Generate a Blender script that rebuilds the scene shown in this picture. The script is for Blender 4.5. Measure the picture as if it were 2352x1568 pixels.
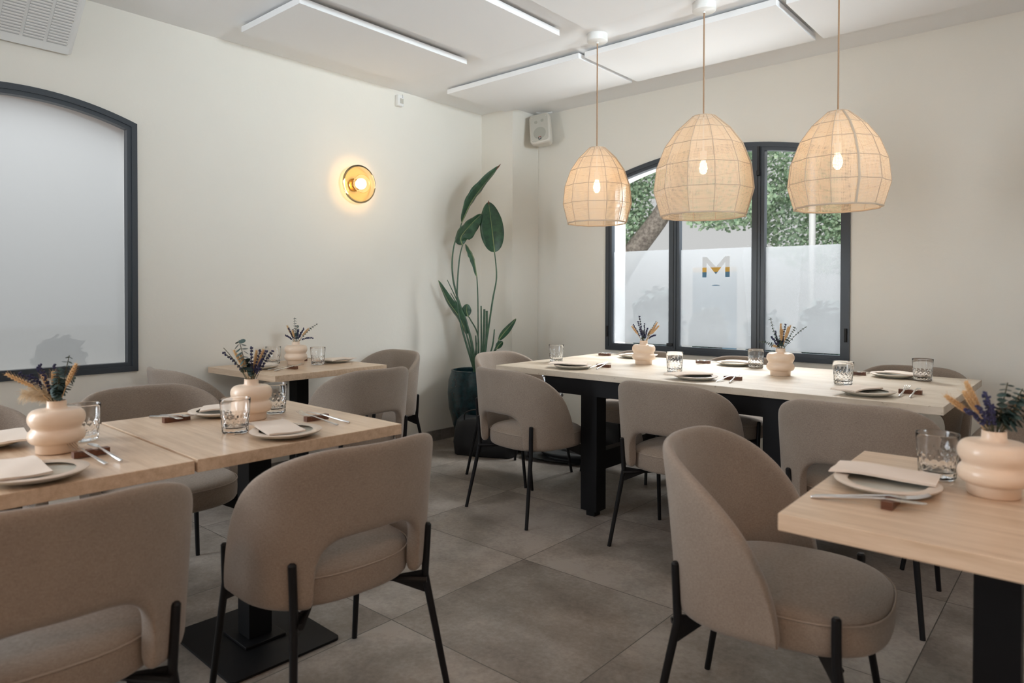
import bpy, bmesh, math, random
from mathutils import Vector, Matrix, Euler
from mathutils.geometry import delaunay_2d_cdt
PI=math.pi
for o in list(bpy.data.objects): bpy.data.objects.remove(o)
sc=bpy.context.scene; COL=sc.collection
# ---------------------------------------------------------------- camera
TH,FPX,CYP,HC_,PIT,ROL=.7128,1561.4,694.95,1.2348,-.0123,.0022
Rv=Vector((math.cos(TH),math.sin(TH),0)); Fv=Vector((-math.sin(TH),math.cos(TH),0)); Uv=Vector((0,0,1))
F2=Fv*math.cos(PIT)+Uv*math.sin(PIT); U2=Uv*math.cos(PIT)-Fv*math.sin(PIT)
R3=Rv*math.cos(ROL)+U2*math.sin(ROL); U3=U2*math.cos(ROL)-Rv*math.sin(ROL)
cd=bpy.data.cameras.new('camera'); cam=bpy.data.objects.new('camera',cd); COL.objects.link(cam); sc.camera=cam
M=Matrix((R3,U3,-F2)).transposed().to_4x4(); M.translation=Vector((0,0,HC_)); cam.matrix_world=M
cd.sensor_width=36; cd.lens=FPX/2352*36; cd.shift_y=(CYP-784)/2352; cd.clip_start=.05
cd.dof.use_dof=True; cd.dof.focus_distance=3.7; cd.dof.aperture_fstop=3.2
# ---------------------------------------------------------------- world, lights, exposure
w=bpy.data.worlds.new('world'); sc.world=w; w.use_nodes=True
bg=w.node_tree.nodes['Background']; bg.inputs[0].default_value=(1,.995,.99,1); bg.inputs[1].default_value=.62
sc.view_settings.view_transform='Standard'; sc.view_settings.look='None'; sc.view_settings.gamma=1
sc.view_settings.use_curve_mapping=False; sc.view_settings.exposure=0.0
def light(name,kind,loc,energy,color,size=.1,size_y=None,rot=None,**kw):
    l=bpy.data.lights.new(name,kind); l.energy=energy; l.color=color
    if kind=='AREA':
        l.size=size
        if size_y: l.shape='RECTANGLE'; l.size_y=size_y
    else: l.shadow_soft_size=size
    for k,v in kw.items(): setattr(l,k,v)
    o=bpy.data.objects.new(name,l); o.location=loc
    if rot: o.rotation_euler=rot
    COL.objects.link(o); return o
# daylight: sun outdoors (reaches the trees over the roof), sky panel lamp above each street window;
# then unseen fill lamps, added low outside the far window and inside the closed room
def aim(d): return Vector(d).to_track_quat('-Z','Y').to_euler()
light('outdoor_sun','SUN',(0,0,8),1.5,(1,.97,.92),math.radians(3),rot=aim((-.25,.75,-.62)))
bpy.data.lights['outdoor_sun'].angle=math.radians(4)
light('daylight_far','AREA',(-2.19,6.1,3.35),600,(.94,.97,1),2.8,1.0,aim((0,-1,-.75)))
light('daylight_left','AREA',(-5.35,1.03,3.3),58,(.97,.98,1),1.0,1.8,aim((1,0,-.75)))
light('ceiling_fill_far','AREA',(-2.19,6.6,.13),54,(.95,.975,1),3.2,1.0,aim((0,-1,.85)),spread=math.radians(120))  # added lamp low outside, lifts the ceiling as light off paving would
light('fill_left_side','AREA',(-4.05,-1.5,1.65),124,(.84,.92,1),1.6,2.2,aim((1,.25,-.05)))  # added area lamp for windows farther along this wall, none modelled
light('fill_right_side','AREA',(2.9,1.6,1.9),24,(.80,.92,1),1.2,1.0,aim((-7,1.6,1.4)),spread=math.radians(50))  # added unseen washer for the left wall; the right wall is closed
light('fill_uplight','AREA',(1.6,.9,.75),9,(.93,.97,1),1.8,1.8,aim((-.75,.6,1)),spread=math.radians(120))  # unseen uplight added to brighten the ceiling
# assumed warm spots, unseen, added behind and right of camera to tint chair backs
for i,(x,y,e) in enumerate(((.9,-.5,38),(-.9,-1.1,24),(1.5,1.0,26))):
    light('assumed_warm_fill_%d'%i,'SPOT',(x,y,2.75),e,(1,.48,.19),.12,spot_size=math.radians(150),spot_blend=.6)
# ---------------------------------------------------------------- materials
def nm(name):
    m=bpy.data.materials.new(name); m.use_nodes=True; nt=m.node_tree; return m,nt,nt.nodes,nt.links,nt.nodes['Principled BSDF']
def pm(name,col,rough=.6,metal=0,**kw):
    m,nt,N,L,b=nm(name); b.inputs['Base Color'].default_value=(*col,1); b.inputs['Roughness'].default_value=rough; b.inputs['Metallic'].default_value=metal
    for k,v in kw.items(): b.inputs[k].default_value=v
    return m
def texco(N,L,scale=(1,1,1),kind='Object',rot=(0,0,0)):
    t=N.new('ShaderNodeTexCoord'); mp=N.new('ShaderNodeMapping'); mp.inputs['Scale'].default_value=scale; mp.inputs['Rotation'].default_value=rot
    L.new(t.outputs[kind],mp.inputs[0]); return mp.outputs[0]
def noise(N,L,v,scale,detail=4,rough=.6):
    n=N.new('ShaderNodeTexNoise'); n.inputs['Scale'].default_value=scale; n.inputs['Detail'].default_value=detail; n.inputs['Roughness'].default_value=rough
    L.new(v,n.inputs['Vector']); return n.outputs['Fac']
def ramp(N,L,f,stops):
    r=N.new('ShaderNodeValToRGB'); e=r.color_ramp.elements
    while len(e)<len(stops): e.new(.5)
    for k,(p,c) in zip(e,stops): k.position=p; k.color=(*c,1)
    L.new(f,r.inputs[0]); return r.outputs[0]
def bump(N,L,b,h,s=.3,d=.01):
    n=N.new('ShaderNodeBump'); n.inputs['Strength'].default_value=s; n.inputs['Distance'].default_value=d
    L.new(h,n.inputs['Height']); L.new(n.outputs[0],b.inputs['Normal']); return n
def mth(N,L,op,a,b=None,c=None):
    n=N.new('ShaderNodeMath'); n.operation=op
    for i,v in enumerate((a,b,c)):
        if v is None: continue
        if isinstance(v,(int,float)): n.inputs[i].default_value=v
        else: L.new(v,n.inputs[i])
    return n.outputs[0]
def plaster(name,col):
    m,nt,N,L,b=nm(name); v=texco(N,L); b.inputs['Roughness'].default_value=.85
    c=ramp(N,L,noise(N,L,v,1.3,3),[(.3,tuple(x*.975 for x in col)),(.7,col)]); L.new(c,b.inputs['Base Color'])
    bump(N,L,b,noise(N,L,v,28,5),.10,.01); return m
M_WALL=plaster('cream_plaster',(.83,.795,.72)); M_CEIL=plaster('white_ceiling_paint',(.90,.90,.90))
M_PANEL=pm('white_acoustic_board',(.90,.90,.90),.9)
def tile():
    m,nt,N,L,b=nm('concrete_look_tile'); t=N.new('ShaderNodeTexCoord'); sp=N.new('ShaderNodeSeparateXYZ'); L.new(t.outputs['Object'],sp.inputs[0])
    S=.7824; es=[]; ids=[]
    for ax,off in (('X',-2.02),('Y',2.4252)):
        q=mth(N,L,'DIVIDE',mth(N,L,'SUBTRACT',sp.outputs[ax],off-S*20),S); fr=mth(N,L,'FRACT',q); ids.append(mth(N,L,'FLOOR',q))
        es.append(mth(N,L,'MINIMUM',fr,mth(N,L,'SUBTRACT',1.0,fr)))
    e=mth(N,L,'MINIMUM',es[0],es[1]); g=mth(N,L,'LESS_THAN',e,.0024)
    cmb=N.new('ShaderNodeCombineXYZ'); L.new(ids[0],cmb.inputs[0]); L.new(ids[1],cmb.inputs[1])
    wn=N.new('ShaderNodeTexWhiteNoise'); L.new(cmb.outputs[0],wn.inputs[0])
    va=N.new('ShaderNodeVectorMath'); va.operation='MULTIPLY_ADD'; L.new(wn.outputs['Color'],va.inputs[0]); va.inputs[1].default_value=(9,9,9); L.new(t.outputs['Object'],va.inputs[2])
    n1=noise(N,L,va.outputs[0],2.4,8,.65); n2=noise(N,L,va.outputs[0],55,4,.7)
    f=mth(N,L,'ADD',mth(N,L,'MULTIPLY',n1,.8),mth(N,L,'MULTIPLY',n2,.25)); f=mth(N,L,'ADD',f,mth(N,L,'MULTIPLY',mth(N,L,'SUBTRACT',wn.outputs[0],.5),.08))
    c=ramp(N,L,f,[(.38,(.150,.126,.106)),(.5,(.235,.203,.175)),(.63,(.355,.312,.275))])
    mx=N.new('ShaderNodeMix'); mx.data_type='RGBA'; L.new(g,mx.inputs[0]); L.new(c,mx.inputs[6]); mx.inputs[7].default_value=(.075,.066,.058,1)
    L.new(mx.outputs[2],b.inputs['Base Color'])
    r=N.new('ShaderNodeMapRange'); L.new(n1,r.inputs[0]); r.inputs[1].default_value=.3; r.inputs[2].default_value=.7; r.inputs[3].default_value=.42; r.inputs[4].default_value=.6; L.new(r.outputs[0],b.inputs['Roughness'])
    h=mth(N,L,'SUBTRACT',mth(N,L,'MULTIPLY',n2,.15),g); bump(N,L,b,h,.25,.004); return m
M_TILE=tile()
def wood(name,cols,axis='X',sc_=1.0,rough=.42):
    m,nt,N,L,b=nm(name); s={'X':(1.2,22,22),'Y':(22,1.2,22),'Z':(22,22,1.2)}[axis]
    v=texco(N,L,tuple(q*sc_ for q in s)); n=noise(N,L,v,2.2,6,.62); v2=texco(N,L,tuple(q*sc_*5 for q in s)); n2=noise(N,L,v2,3,3,.6)
    f=mth(N,L,'ADD',mth(N,L,'MULTIPLY',n,.75),mth(N,L,'MULTIPLY',n2,.28)); c=ramp(N,L,f,cols); L.new(c,b.inputs['Base Color'])
    b.inputs['Roughness'].default_value=rough; bump(N,L,b,n2,.06,.002); return m
OAK=[(.32,(.49,.335,.215)),(.5,(.62,.455,.315)),(.7,(.735,.57,.42))]
M_OAK=wood('light_oak_laminate',OAK,'X',1.0,.29); M_WALNUT=wood('dark_walnut',[(.3,(.055,.018,.008)),(.6,(.14,.048,.02)),(.8,(.2,.075,.03))],'Y',2)
def stone():
    m,nt,N,L,b=nm('travertine'); v=texco(N,L,(1,3.5,3.5)); n=noise(N,L,v,3,8,.65); v2=texco(N,L); n2=noise(N,L,v2,60,5,.7)
    c=ramp(N,L,n,[(.3,(.50,.41,.31)),(.5,(.62,.53,.42)),(.7,(.72,.64,.54))]); p=ramp(N,L,n2,[(.30,(.45,.38,.3)),(.38,(1,1,1))])
    mx=N.new('ShaderNodeMix'); mx.data_type='RGBA'; mx.blend_type='MULTIPLY'; mx.inputs[0].default_value=.8; L.new(c,mx.inputs[6]); L.new(p,mx.inputs[7]); L.new(mx.outputs[2],b.inputs['Base Color'])
    b.inputs['Roughness'].default_value=.38; bump(N,L,b,n2,.15,.002); return m
M_STONE=stone()
def fabric(name,c1,c2):
    m,nt,N,L,b=nm(name); v=texco(N,L)
    def wv(rot,s):
        mp=N.new('ShaderNodeMapping'); mp.inputs['Rotation'].default_value=rot; L.new(v,mp.inputs[0]); n=N.new('ShaderNodeTexNoise'); n.inputs['Detail'].default_value=2
        mp.inputs['Scale'].default_value=s; n.inputs['Scale'].default_value=1; L.new(mp.outputs[0],n.inputs['Vector']); return n.outputs['Fac']
    a=wv((0,0,0),(130,130,900)); c=wv((0,0,0),(900,900,130)); big=noise(N,L,v,6,3)
    f=mth(N,L,'ADD',mth(N,L,'MULTIPLY',mth(N,L,'ADD',a,c),.42),mth(N,L,'MULTIPLY',big,.16))
    L.new(ramp(N,L,f,[(.38,c1),(.62,c2)]),b.inputs['Base Color']); b.inputs['Roughness'].default_value=.95
    b.inputs['Sheen Weight'].default_value=.25; b.inputs['Sheen Roughness'].default_value=.5
    bump(N,L,b,mth(N,L,'ADD',a,c),.25,.0012); return m
M_FAB=fabric('oatmeal_linen_weave',(.212,.163,.127),(.325,.262,.210))
M_SEAM=pm('linen_seam',(.36,.29,.235),.95)
M_BLACK=pm('black_powder_coat',(.006,.006,.007),.45,0,**{'Specular IOR Level':.25}); M_BLACKM=pm('black_painted_steel',(.005,.005,.006),.5,0,**{'Specular IOR Level':.2})
M_FRAME=pm('anthracite_aluminium',(.036,.044,.054),.36); M_GASK=pm('black_gasket',(.006,.006,.007),.5)
M_TAG=pm('black_tag',(.01,.01,.01),.8)
M_VASE=pm('cream_ceramic_glaze',(.80,.62,.47),.33,0,**{'Coat Weight':.15})
def speck(name,c1,c2,rough):
    m,nt,N,L,b=nm(name); v=texco(N,L); L.new(ramp(N,L,noise(N,L,v,14,5,.7),[(.4,c1),(.62,c2)]),b.inputs['Base Color']); b.inputs['Roughness'].default_value=rough; return m
M_PLATE=speck('grey_green_stoneware',(.50,.49,.42),(.60,.585,.52),.28); M_PRIM=pm('beige_plate_rim',(.62,.52,.43),.35)
M_NAP=pm('cream_paper_napkin',(.76,.66,.57),.9)
M_STEEL=pm('brushed_steel',(.62,.60,.58),.26,1.0)
def glassm(name,col,ior=1.45,rough=0):
    m=bpy.data.materials.new(name); m.use_nodes=True; nt=m.node_tree; nt.nodes.clear(); o=nt.nodes.new('ShaderNodeOutputMaterial'); g=nt.nodes.new('ShaderNodeBsdfGlass')
    g.inputs[0].default_value=(*col,1); g.inputs['Roughness'].default_value=rough; g.inputs['IOR'].default_value=ior; nt.links.new(g.outputs[0],o.inputs[0]); return m
M_GLASS=glassm('clear_drinking_glass',(1,1,1),1.47); 
def thinglass(name,col,refl):
    m=bpy.data.materials.new(name); m.use_nodes=True; nt=m.node_tree; nt.nodes.clear(); N=nt.nodes; L=nt.links; o=N.new('ShaderNodeOutputMaterial'); t=N.new('ShaderNodeBsdfTransparent'); g=N.new('ShaderNodeBsdfGlossy'); g.inputs['Roughness'].default_value=.02
    t.inputs[0].default_value=(*col,1); mx=N.new('ShaderNodeMixShader'); f=N.new('ShaderNodeFresnel'); f.inputs[0].default_value=refl; L.new(f.outputs[0],mx.inputs[0]); L.new(t.outputs[0],mx.inputs[1]); L.new(g.outputs[0],mx.inputs[2]); L.new(mx.outputs[0],o.inputs[0]); return m
M_PANE=thinglass('window_pane_glass',(.97,.985,.98),1.12); M_AMBER=thinglass('amber_glass',(.985,.87,.66),1.3)
def film(name,tl,see):
    m=bpy.data.materials.new(name); m.use_nodes=True; nt=m.node_tree; nt.nodes.clear(); N=nt.nodes; L=nt.links; o=N.new('ShaderNodeOutputMaterial')
    t=N.new('ShaderNodeBsdfTranslucent'); t.inputs[0].default_value=(tl,tl*1.02,tl*1.04,1); d=N.new('ShaderNodeBsdfDiffuse'); d.inputs[0].default_value=(.8,.8,.8,1)
    mx=N.new('ShaderNodeMixShader'); mx.inputs[0].default_value=.12; L.new(t.outputs[0],mx.inputs[1]); L.new(d.outputs[0],mx.inputs[2])
    tr=N.new('ShaderNodeBsdfTransparent'); m2=N.new('ShaderNodeMixShader'); m2.inputs[0].default_value=see; L.new(mx.outputs[0],m2.inputs[1]); L.new(tr.outputs[0],m2.inputs[2])
    L.new(m2.outputs[0],o.inputs[0]); return m
M_FILM=film('frosted_film_far',.145,.20); M_FILMA=film('frosted_film_left',.42,.15)
def emis(name,col,s):
    m=bpy.data.materials.new(name); m.use_nodes=True; nt=m.node_tree; nt.nodes.clear(); o=nt.nodes.new('ShaderNodeOutputMaterial'); e=nt.nodes.new('ShaderNodeEmission'); e.inputs[0].default_value=(*col,1); e.inputs[1].default_value=s; nt.links.new(e.outputs[0],o.inputs[0]); return m
M_BULB=emis('warm_bulb',(1,.66,.32),14); M_OPAL=emis('opal_globe_lit',(1,.80,.52),9)
def woven():
    m=bpy.data.materials.new('open_cotton_weave'); m.use_nodes=True; nt=m.node_tree; nt.nodes.clear(); N=nt.nodes; L=nt.links; o=N.new('ShaderNodeOutputMaterial')
    t=N.new('ShaderNodeTexCoord'); sp=N.new('ShaderNodeSeparateXYZ'); L.new(t.outputs['UV'],sp.inputs[0])
    nz=N.new('ShaderNodeTexNoise'); nz.inputs['Scale'].default_value=9; L.new(t.outputs['UV'],nz.inputs['Vector'])
    off=mth(N,L,'MULTIPLY',mth(N,L,'SUBTRACT',nz.outputs['Fac'],.5),.9)
    ms=[]
    for ax,fr in (('X',1.0),('Y',1.0)):
        q=mth(N,L,'FRACT',mth(N,L,'ADD',sp.outputs[ax],off)); ms.append(mth(N,L,'LESS_THAN',q,.40 if ax=='X' else .46))
    hole=mth(N,L,'MULTIPLY',mth(N,L,'SUBTRACT',1.0,ms[0]),mth(N,L,'SUBTRACT',1.0,ms[1]))
    d=N.new('ShaderNodeBsdfDiffuse'); d.inputs[0].default_value=(.80,.69,.56,1); tl=N.new('ShaderNodeBsdfTranslucent'); tl.inputs[0].default_value=(.85,.70,.52,1)
    mx=N.new('ShaderNodeMixShader'); mx.inputs[0].default_value=.42; L.new(d.outputs[0],mx.inputs[1]); L.new(tl.outputs[0],mx.inputs[2])
    tr=N.new('ShaderNodeBsdfTransparent'); m2=N.new('ShaderNodeMixShader'); L.new(hole,m2.inputs[0]); L.new(mx.outputs[0],m2.inputs[1]); L.new(tr.outputs[0],m2.inputs[2]); L.new(m2.outputs[0],o.inputs[0]); return m
M_WOVEN=woven(); M_CORDF=pm('shade_cord',(.56,.45,.34),.9); M_ROPE=pm('jute_rope',(.36,.22,.13),.9)
M_WHITE=pm('white_plastic',(.80,.80,.78),.4); M_WHITEM=pm('white_enamel',(.82,.81,.78),.35); M_GREYP=pm('grey_grille',(.52,.50,.44),.7); M_SPK=pm('cream_speaker_case',(.66,.62,.55),.55)
M_BRASS=pm('brass',(.55,.36,.14),.3,1.0); M_TEAL=speck('dark_teal_glaze',(.004,.018,.024),(.012,.05,.062),.22)
def leafm(name,c1,c2,rough=.45):
    m,nt,N,L,b=nm(name); v=texco(N,L,(1,1,1)); L.new(ramp(N,L,noise(N,L,v,22,3),[(.35,c1),(.65,c2)]),b.inputs['Base Color']); b.inputs['Roughness'].default_value=rough; return m
M_LEAF=leafm('dark_green_leaf',(.012,.050,.026),(.03,.10,.045),.38); M_STEM=leafm('green_stem',(.02,.065,.035),(.05,.11,.055)); M_RIB=pm('pale_midrib',(.22,.28,.12),.5); M_TIP=pm('brown_leaf_tip',(.16,.06,.03),.8)
M_SOIL=pm('dark_soil',(.02,.014,.010),1); M_LAV=pm('dried_lavender',(.035,.035,.09),.9); M_LAVS=pm('dried_stem',(.09,.09,.05),.9); M_WHEAT=pm('dried_wheat',(.66,.43,.22),.85); M_EUC=leafm('dried_eucalyptus',(.018,.045,.045),(.06,.10,.085),.6); M_PAMP=pm('pampas',(.72,.58,.40),.95)
M_CLOTH=pm('black_nylon',(.008,.009,.011),.55); M_OUTLEAF=leafm('tree_leaves',(.20,.34,.22),(.42,.52,.36),.6); M_BARK=leafm('tree_bark',(.12,.10,.09),(.27,.24,.21),.9)
M_PAVE=pm('pale_pavement',(.55,.54,.52),.9); M_BRICK=pm('pink_render',(.88,.68,.60),.9); M_REVEAL=pm('white_render',(.85,.85,.84),.9); M_YEL=pm('yellow_paint',(.75,.42,.08),.6); M_BLUE=pm('blue_paint',(.10,.22,.34),.6); M_BUSH=leafm('bush_leaves',(.008,.022,.02),(.025,.055,.045),.7)
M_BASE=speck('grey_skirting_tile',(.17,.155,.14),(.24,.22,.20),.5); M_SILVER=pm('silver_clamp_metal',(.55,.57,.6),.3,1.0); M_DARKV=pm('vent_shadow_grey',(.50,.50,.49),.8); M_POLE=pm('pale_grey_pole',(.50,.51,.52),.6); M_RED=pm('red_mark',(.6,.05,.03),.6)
# ---------------------------------------------------------------- mesh helpers
class MB:
    def __init__(s): s.v=[]; s.f=[]; s.uv={}; s.mi=[]; s.cur=0
    def add(s,vs,fs,M=None):
        b=len(s.v); s.v+=[(M@Vector(p)) if M else Vector(p) for p in vs]
        for f in fs: s.f.append(tuple(b+i for i in f)); s.mi.append(s.cur)
        return b
    def box(s,c,d,M=None,ch=0):
        x,y,z=c; a,b,h=d[0]/2,d[1]/2,d[2]/2
        if ch<=0:
            vs=[(x+i*a,y+j*b,z+k*h) for k in(-1,1) for j in(-1,1) for i in(-1,1)]
            s.add(vs,[(0,2,3,1),(4,5,7,6),(0,1,5,4),(2,6,7,3),(0,4,6,2),(1,3,7,5)],M)
        else:
            bm=bmesh.new(); bmesh.ops.create_cube(bm,size=1); 
            for q in bm.verts: q.co=Vector((q.co.x*d[0]+x,q.co.y*d[1]+y,q.co.z*d[2]+z))
            bmesh.ops.bevel(bm,geom=bm.edges[:],offset=ch,segments=2,affect='EDGES',profile=.5)
            bm.verts.ensure_lookup_table(); s.add([q.co.copy() for q in bm.verts],[tuple(q.index for q in f.verts) for f in bm.faces],M); bm.free()
    def loops(s,rings,closed=True,cap0=False,cap1=False,M=None):
        n=len(rings[0]); b=s.add([p for r in rings for p in r],[],M)
        for i in range(len(rings)-1):
            for j in range(n if closed else n-1):
                k=(j+1)%n; s.f.append((b+i*n+j,b+i*n+k,b+(i+1)*n+k,b+(i+1)*n+j)); s.mi.append(s.cur)
        if cap0: s.f.append(tuple(b+j for j in reversed(range(n)))); s.mi.append(s.cur)
        if cap1: s.f.append(tuple(b+(len(rings)-1)*n+j for j in range(n))); s.mi.append(s.cur)
    def lathe(s,prof,n=32,M=None,cap0=False,cap1=False,c=(0,0)):
        s.loops([[(c[0]+r*math.cos(2*PI*j/n),c[1]+r*math.sin(2*PI*j/n),z) for j in range(n)] for r,z in prof],True,cap0,cap1,M)
    def tube(s,pts,r,n=8,M=None,cap=True):
        pts=[Vector(p) for p in pts]; rs=r if isinstance(r,(list,tuple)) else [r]*len(pts); rings=[]; ref=None
        for i,p in enumerate(pts):
            t=(pts[min(i+1,len(pts)-1)]-pts[max(i-1,0)]); t=t.normalized() if t.length>1e-9 else Vector((0,0,1))
            if ref is None: ref=Vector((1,0,0)) if abs(t.x)<.8 else Vector((0,1,0))
            u=(ref-t*ref.dot(t)).normalized(); ref=u; v=t.cross(u)
            rings.append([p+(u*math.cos(2*PI*j/n)+v*math.sin(2*PI*j/n))*rs[i] for j in range(n)])
        s.loops(rings,True,cap,cap,M)
    def ell(s,c,r,M=None,nu=6,nv=4):
        c=Vector(c); r=r if isinstance(r,(tuple,list)) else (r,r,r); vs=[(c.x,c.y,c.z-r[2])]
        for i in range(1,nv):
            a=-PI/2+PI*i/nv
            vs+=[(c.x+r[0]*math.cos(a)*math.cos(2*PI*j/nu),c.y+r[1]*math.cos(a)*math.sin(2*PI*j/nu),c.z+r[2]*math.sin(a)) for j in range(nu)]
        vs.append((c.x,c.y,c.z+r[2])); fs=[]
        for j in range(nu):
            k=(j+1)%nu; fs.append((0,1+k,1+j)); fs.append((len(vs)-1,1+(nv-2)*nu+j,1+(nv-2)*nu+k))
            for i in range(nv-2): fs.append((1+i*nu+j,1+i*nu+k,1+(i+1)*nu+k,1+(i+1)*nu+j))
        s.add(vs,fs,M)
    def prism(s,poly,z0,z1,M=None):
        n=len(poly); vs=[(x,y,z0) for x,y in poly]+[(x,y,z1) for x,y in poly]
        s.add(vs,[tuple(reversed(range(n))),tuple(range(n,2*n))]+[(i,(i+1)%n,n+(i+1)%n,n+i) for i in range(n)],M)
    def build(s,name,mat,parent=None,smooth=True,loc=(0,0,0),ang=40,sub=0,mats=None):
        me=bpy.data.meshes.new(name); me.from_pydata([tuple(v) for v in s.v],[],s.f); me.update()
        bm=bmesh.new(); bm.from_mesh(me); bmesh.ops.recalc_face_normals(bm,faces=bm.faces); bm.to_mesh(me); bm.free()
        for m in (mats or [mat]): me.materials.append(m)
        if mats:
            for p,i in zip(me.polygons,s.mi): p.material_index=i
        if smooth:
            for p in me.polygons: p.use_smooth=True
            me.set_sharp_from_angle(angle=math.radians(ang))
        o=bpy.data.objects.new(name,me); COL.objects.link(o); o.location=loc
        if parent: o.parent=parent
        if sub:
            md=o.modifiers.new('sub','SUBSURF'); md.levels=sub; md.render_levels=sub
        return o
def tag(o,label=None,cat=None,group=None,kind=None):
    if label: o['label']=label
    if cat: o['category']=cat
    if group: o['group']=group
    if kind: o['kind']=kind
    return o
def empty(name,loc=(0,0,0),rz=0):
    o=bpy.data.objects.new(name,None); COL.objects.link(o); o.location=loc; o.rotation_euler=(0,0,rz); o.empty_display_size=.1; return o
def copy_tree(o,parent=None):
    c=o.copy(); COL.objects.link(c)
    if parent: c.parent=parent
    for ch in [q for q in bpy.data.objects if q.parent==o]: copy_tree(ch,c)
    return c
def struct(o): o['kind']='structure'; return o
def plane_M(kind,off):   # 2D (s,z) sheet -> world.  kind 'A': wall at x=off (s=y);  'B': wall at y=off (s=x)
    return (lambda s,z,d: Vector((off-d,s,z))) if kind=='A' else (lambda s,z,d: Vector((s,off+d,z)))
# ---------------------------------------------------------------- room
WX,WY,H=-4.235,4.83,2.85; XR,YB=3.2,-3.2; TK=.30
def arc(s,c,peak,k): return peak-k*(s-c)**2
def arch_wall(name,kind,off,s0,s1,h0,h1,zb,c,peak,k,mat):
    mb=MB(); P=plane_M(kind,off); n=28; hs=[h0+(h1-h0)*i/n for i in range(n+1)]
    for d in (0,TK):
        def q(a,b,z0,z1): mb.add([P(a,z0,d),P(b,z0,d),P(b,z1,d),P(a,z1,d)],[(0,1,2,3)])
        q(s0,h0,0,H); q(h1,s1,0,H); q(h0,h1,0,zb)
        for a,b in zip(hs,hs[1:]): mb.add([P(a,arc(a,c,peak,k),d),P(b,arc(b,c,peak,k),d),P(b,H,d),P(a,H,d)],[(0,1,2,3)])
    def strip(pts): 
        for a,b in zip(pts,pts[1:]): mb.add([P(*a,0),P(*b,0),P(*b,TK),P(*a,TK)],[(0,1,2,3)])
    strip([(h0,zb),(h1,zb)]); strip([(h0,zb),(h0,arc(h0,c,peak,k))]); strip([(h1,zb),(h1,arc(h1,c,peak,k))]); strip([(a,arc(a,c,peak,k)) for a in hs])
    return struct(mb.build(name,mat,smooth=False))
A=dict(h0=.494,h1=1.566,zb=.785,c=1.03,peak=2.312,k=.34); B=dict(h0=-3.133,h1=-1.24,zb=.775,c=-2.187,peak=2.345,k=.18)
arch_wall('wall_left','A',WX,YB,WY+TK,mat=M_WALL,**A); arch_wall('wall_far','B',WY,WX,XR,mat=M_WALL,**B)
def sbox(name,c,d,mat,ch=0):
    mb=MB(); mb.box(c,d,None,ch); return struct(mb.build(name,mat,smooth=False))
sbox('floor',((WX+XR)/2,(YB+WY)/2,-.05),(XR-WX+.6,WY-YB+.6,.1),M_TILE)
bpy.data.objects['floor'].location=(0,0,0)
sbox('ceiling',((WX+XR)/2,(YB+WY)/2,H+.05),(XR-WX+.6,WY-YB+.6,.1),M_CEIL)
sbox('wall_right',(XR+.05,(YB+WY)/2,H/2),(.1,WY-YB,H),M_WALL); sbox('wall_back',((WX+XR)/2,YB-.05,H/2),(XR-WX,.1,H),M_WALL)
sbox('wall_pier',((WX-3.865)/2,(4.475+WY)/2,H/2),(-3.865-WX,WY-4.475,H),M_WALL)
sbox('baseboard_left',(WX+.007,(YB+4.475)/2,.044),(.014,4.475-YB,.088),M_BASE); sbox('baseboard_far',((-3.865+XR)/2,WY-.007,.044),(XR+3.865,.014,.088),M_BASE)
sbox('baseboard_pier',((WX-3.865)/2,4.475-.007,.044),(-3.865-WX,.014,.088),M_BASE)
# acoustic boards under the ceiling
def board(x0,x1,y0,y1,label):
    mb=MB(); mb.box(((x0+x1)/2,(y0+y1)/2,2.815),(x1-x0,y1-y0,.036),None,.002); o=mb.build('ceiling_panel',M_PANEL,smooth=False)
    for sx in (x0+.1,x1-.1):
        m2=MB(); m2.box((sx,(y0+y1)/2,2.8415),(.03,(y1-y0)*.8,.017)); m2.build('mounting_rail',M_WHITEM,o,smooth=False)
    tag(o,label,'ceiling panel','white acoustic boards under the ceiling')
board(-3.872,-2.622,3.70,4.385,'white ceiling board nearest the corner pier, beside the far wall')
board(-2.585,-1.335,3.715,4.39,'white ceiling board along the far wall, behind the middle pendant lamp')
board(-1.29,-.04,3.74,4.39,'white ceiling board along the far wall, behind the right pendant lamp')
board(-3.90,-3.27,2.03,3.31,'white ceiling board closest to the left wall, above the wall lamp')
board(-3.12,-2.485,2.03,3.31,'white ceiling board second out from the left wall')
board(-2.305,-1.05,2.70,3.335,'white ceiling board in front of the pendant canopies')
# ---------------------------------------------------------------- windows
def ring_frame(kind,off,h0,h1,zb,c,peak,k,wd,d0,d1,mat,name,parent=None,n=36):
    P=plane_M(kind,off); mb=MB()
    out=[(h0,zb),(h1,zb)]+[(h1-(h1-h0)*i/n,0) for i in range(n+1)]; inn=[]; o2=[]
    for i,(s,z) in enumerate(out):
        if i>=2: z=arc(s,c,peak,k)
        o2.append((s,z))
    o2.insert(0,o2.pop(0)); g0,g1=h0+wd,h1-wd
    inn=[(g0,zb+wd),(g1,zb+wd)]+[(g1-(g1-g0)*i/n,arc(g1-(g1-g0)*i/n,c,peak,k)-wd*1.05) for i in range(n+1)]
    m=len(o2)
    rings=[[P(*p,d0) for p in o2],[P(*p,d1) for p in o2],[P(*p,d1) for p in inn],[P(*p,d0) for p in inn],[P(*p,d0) for p in o2]]
    mb.loops(rings,True); return mb.build(name,mat,parent,smooth=False)
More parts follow.
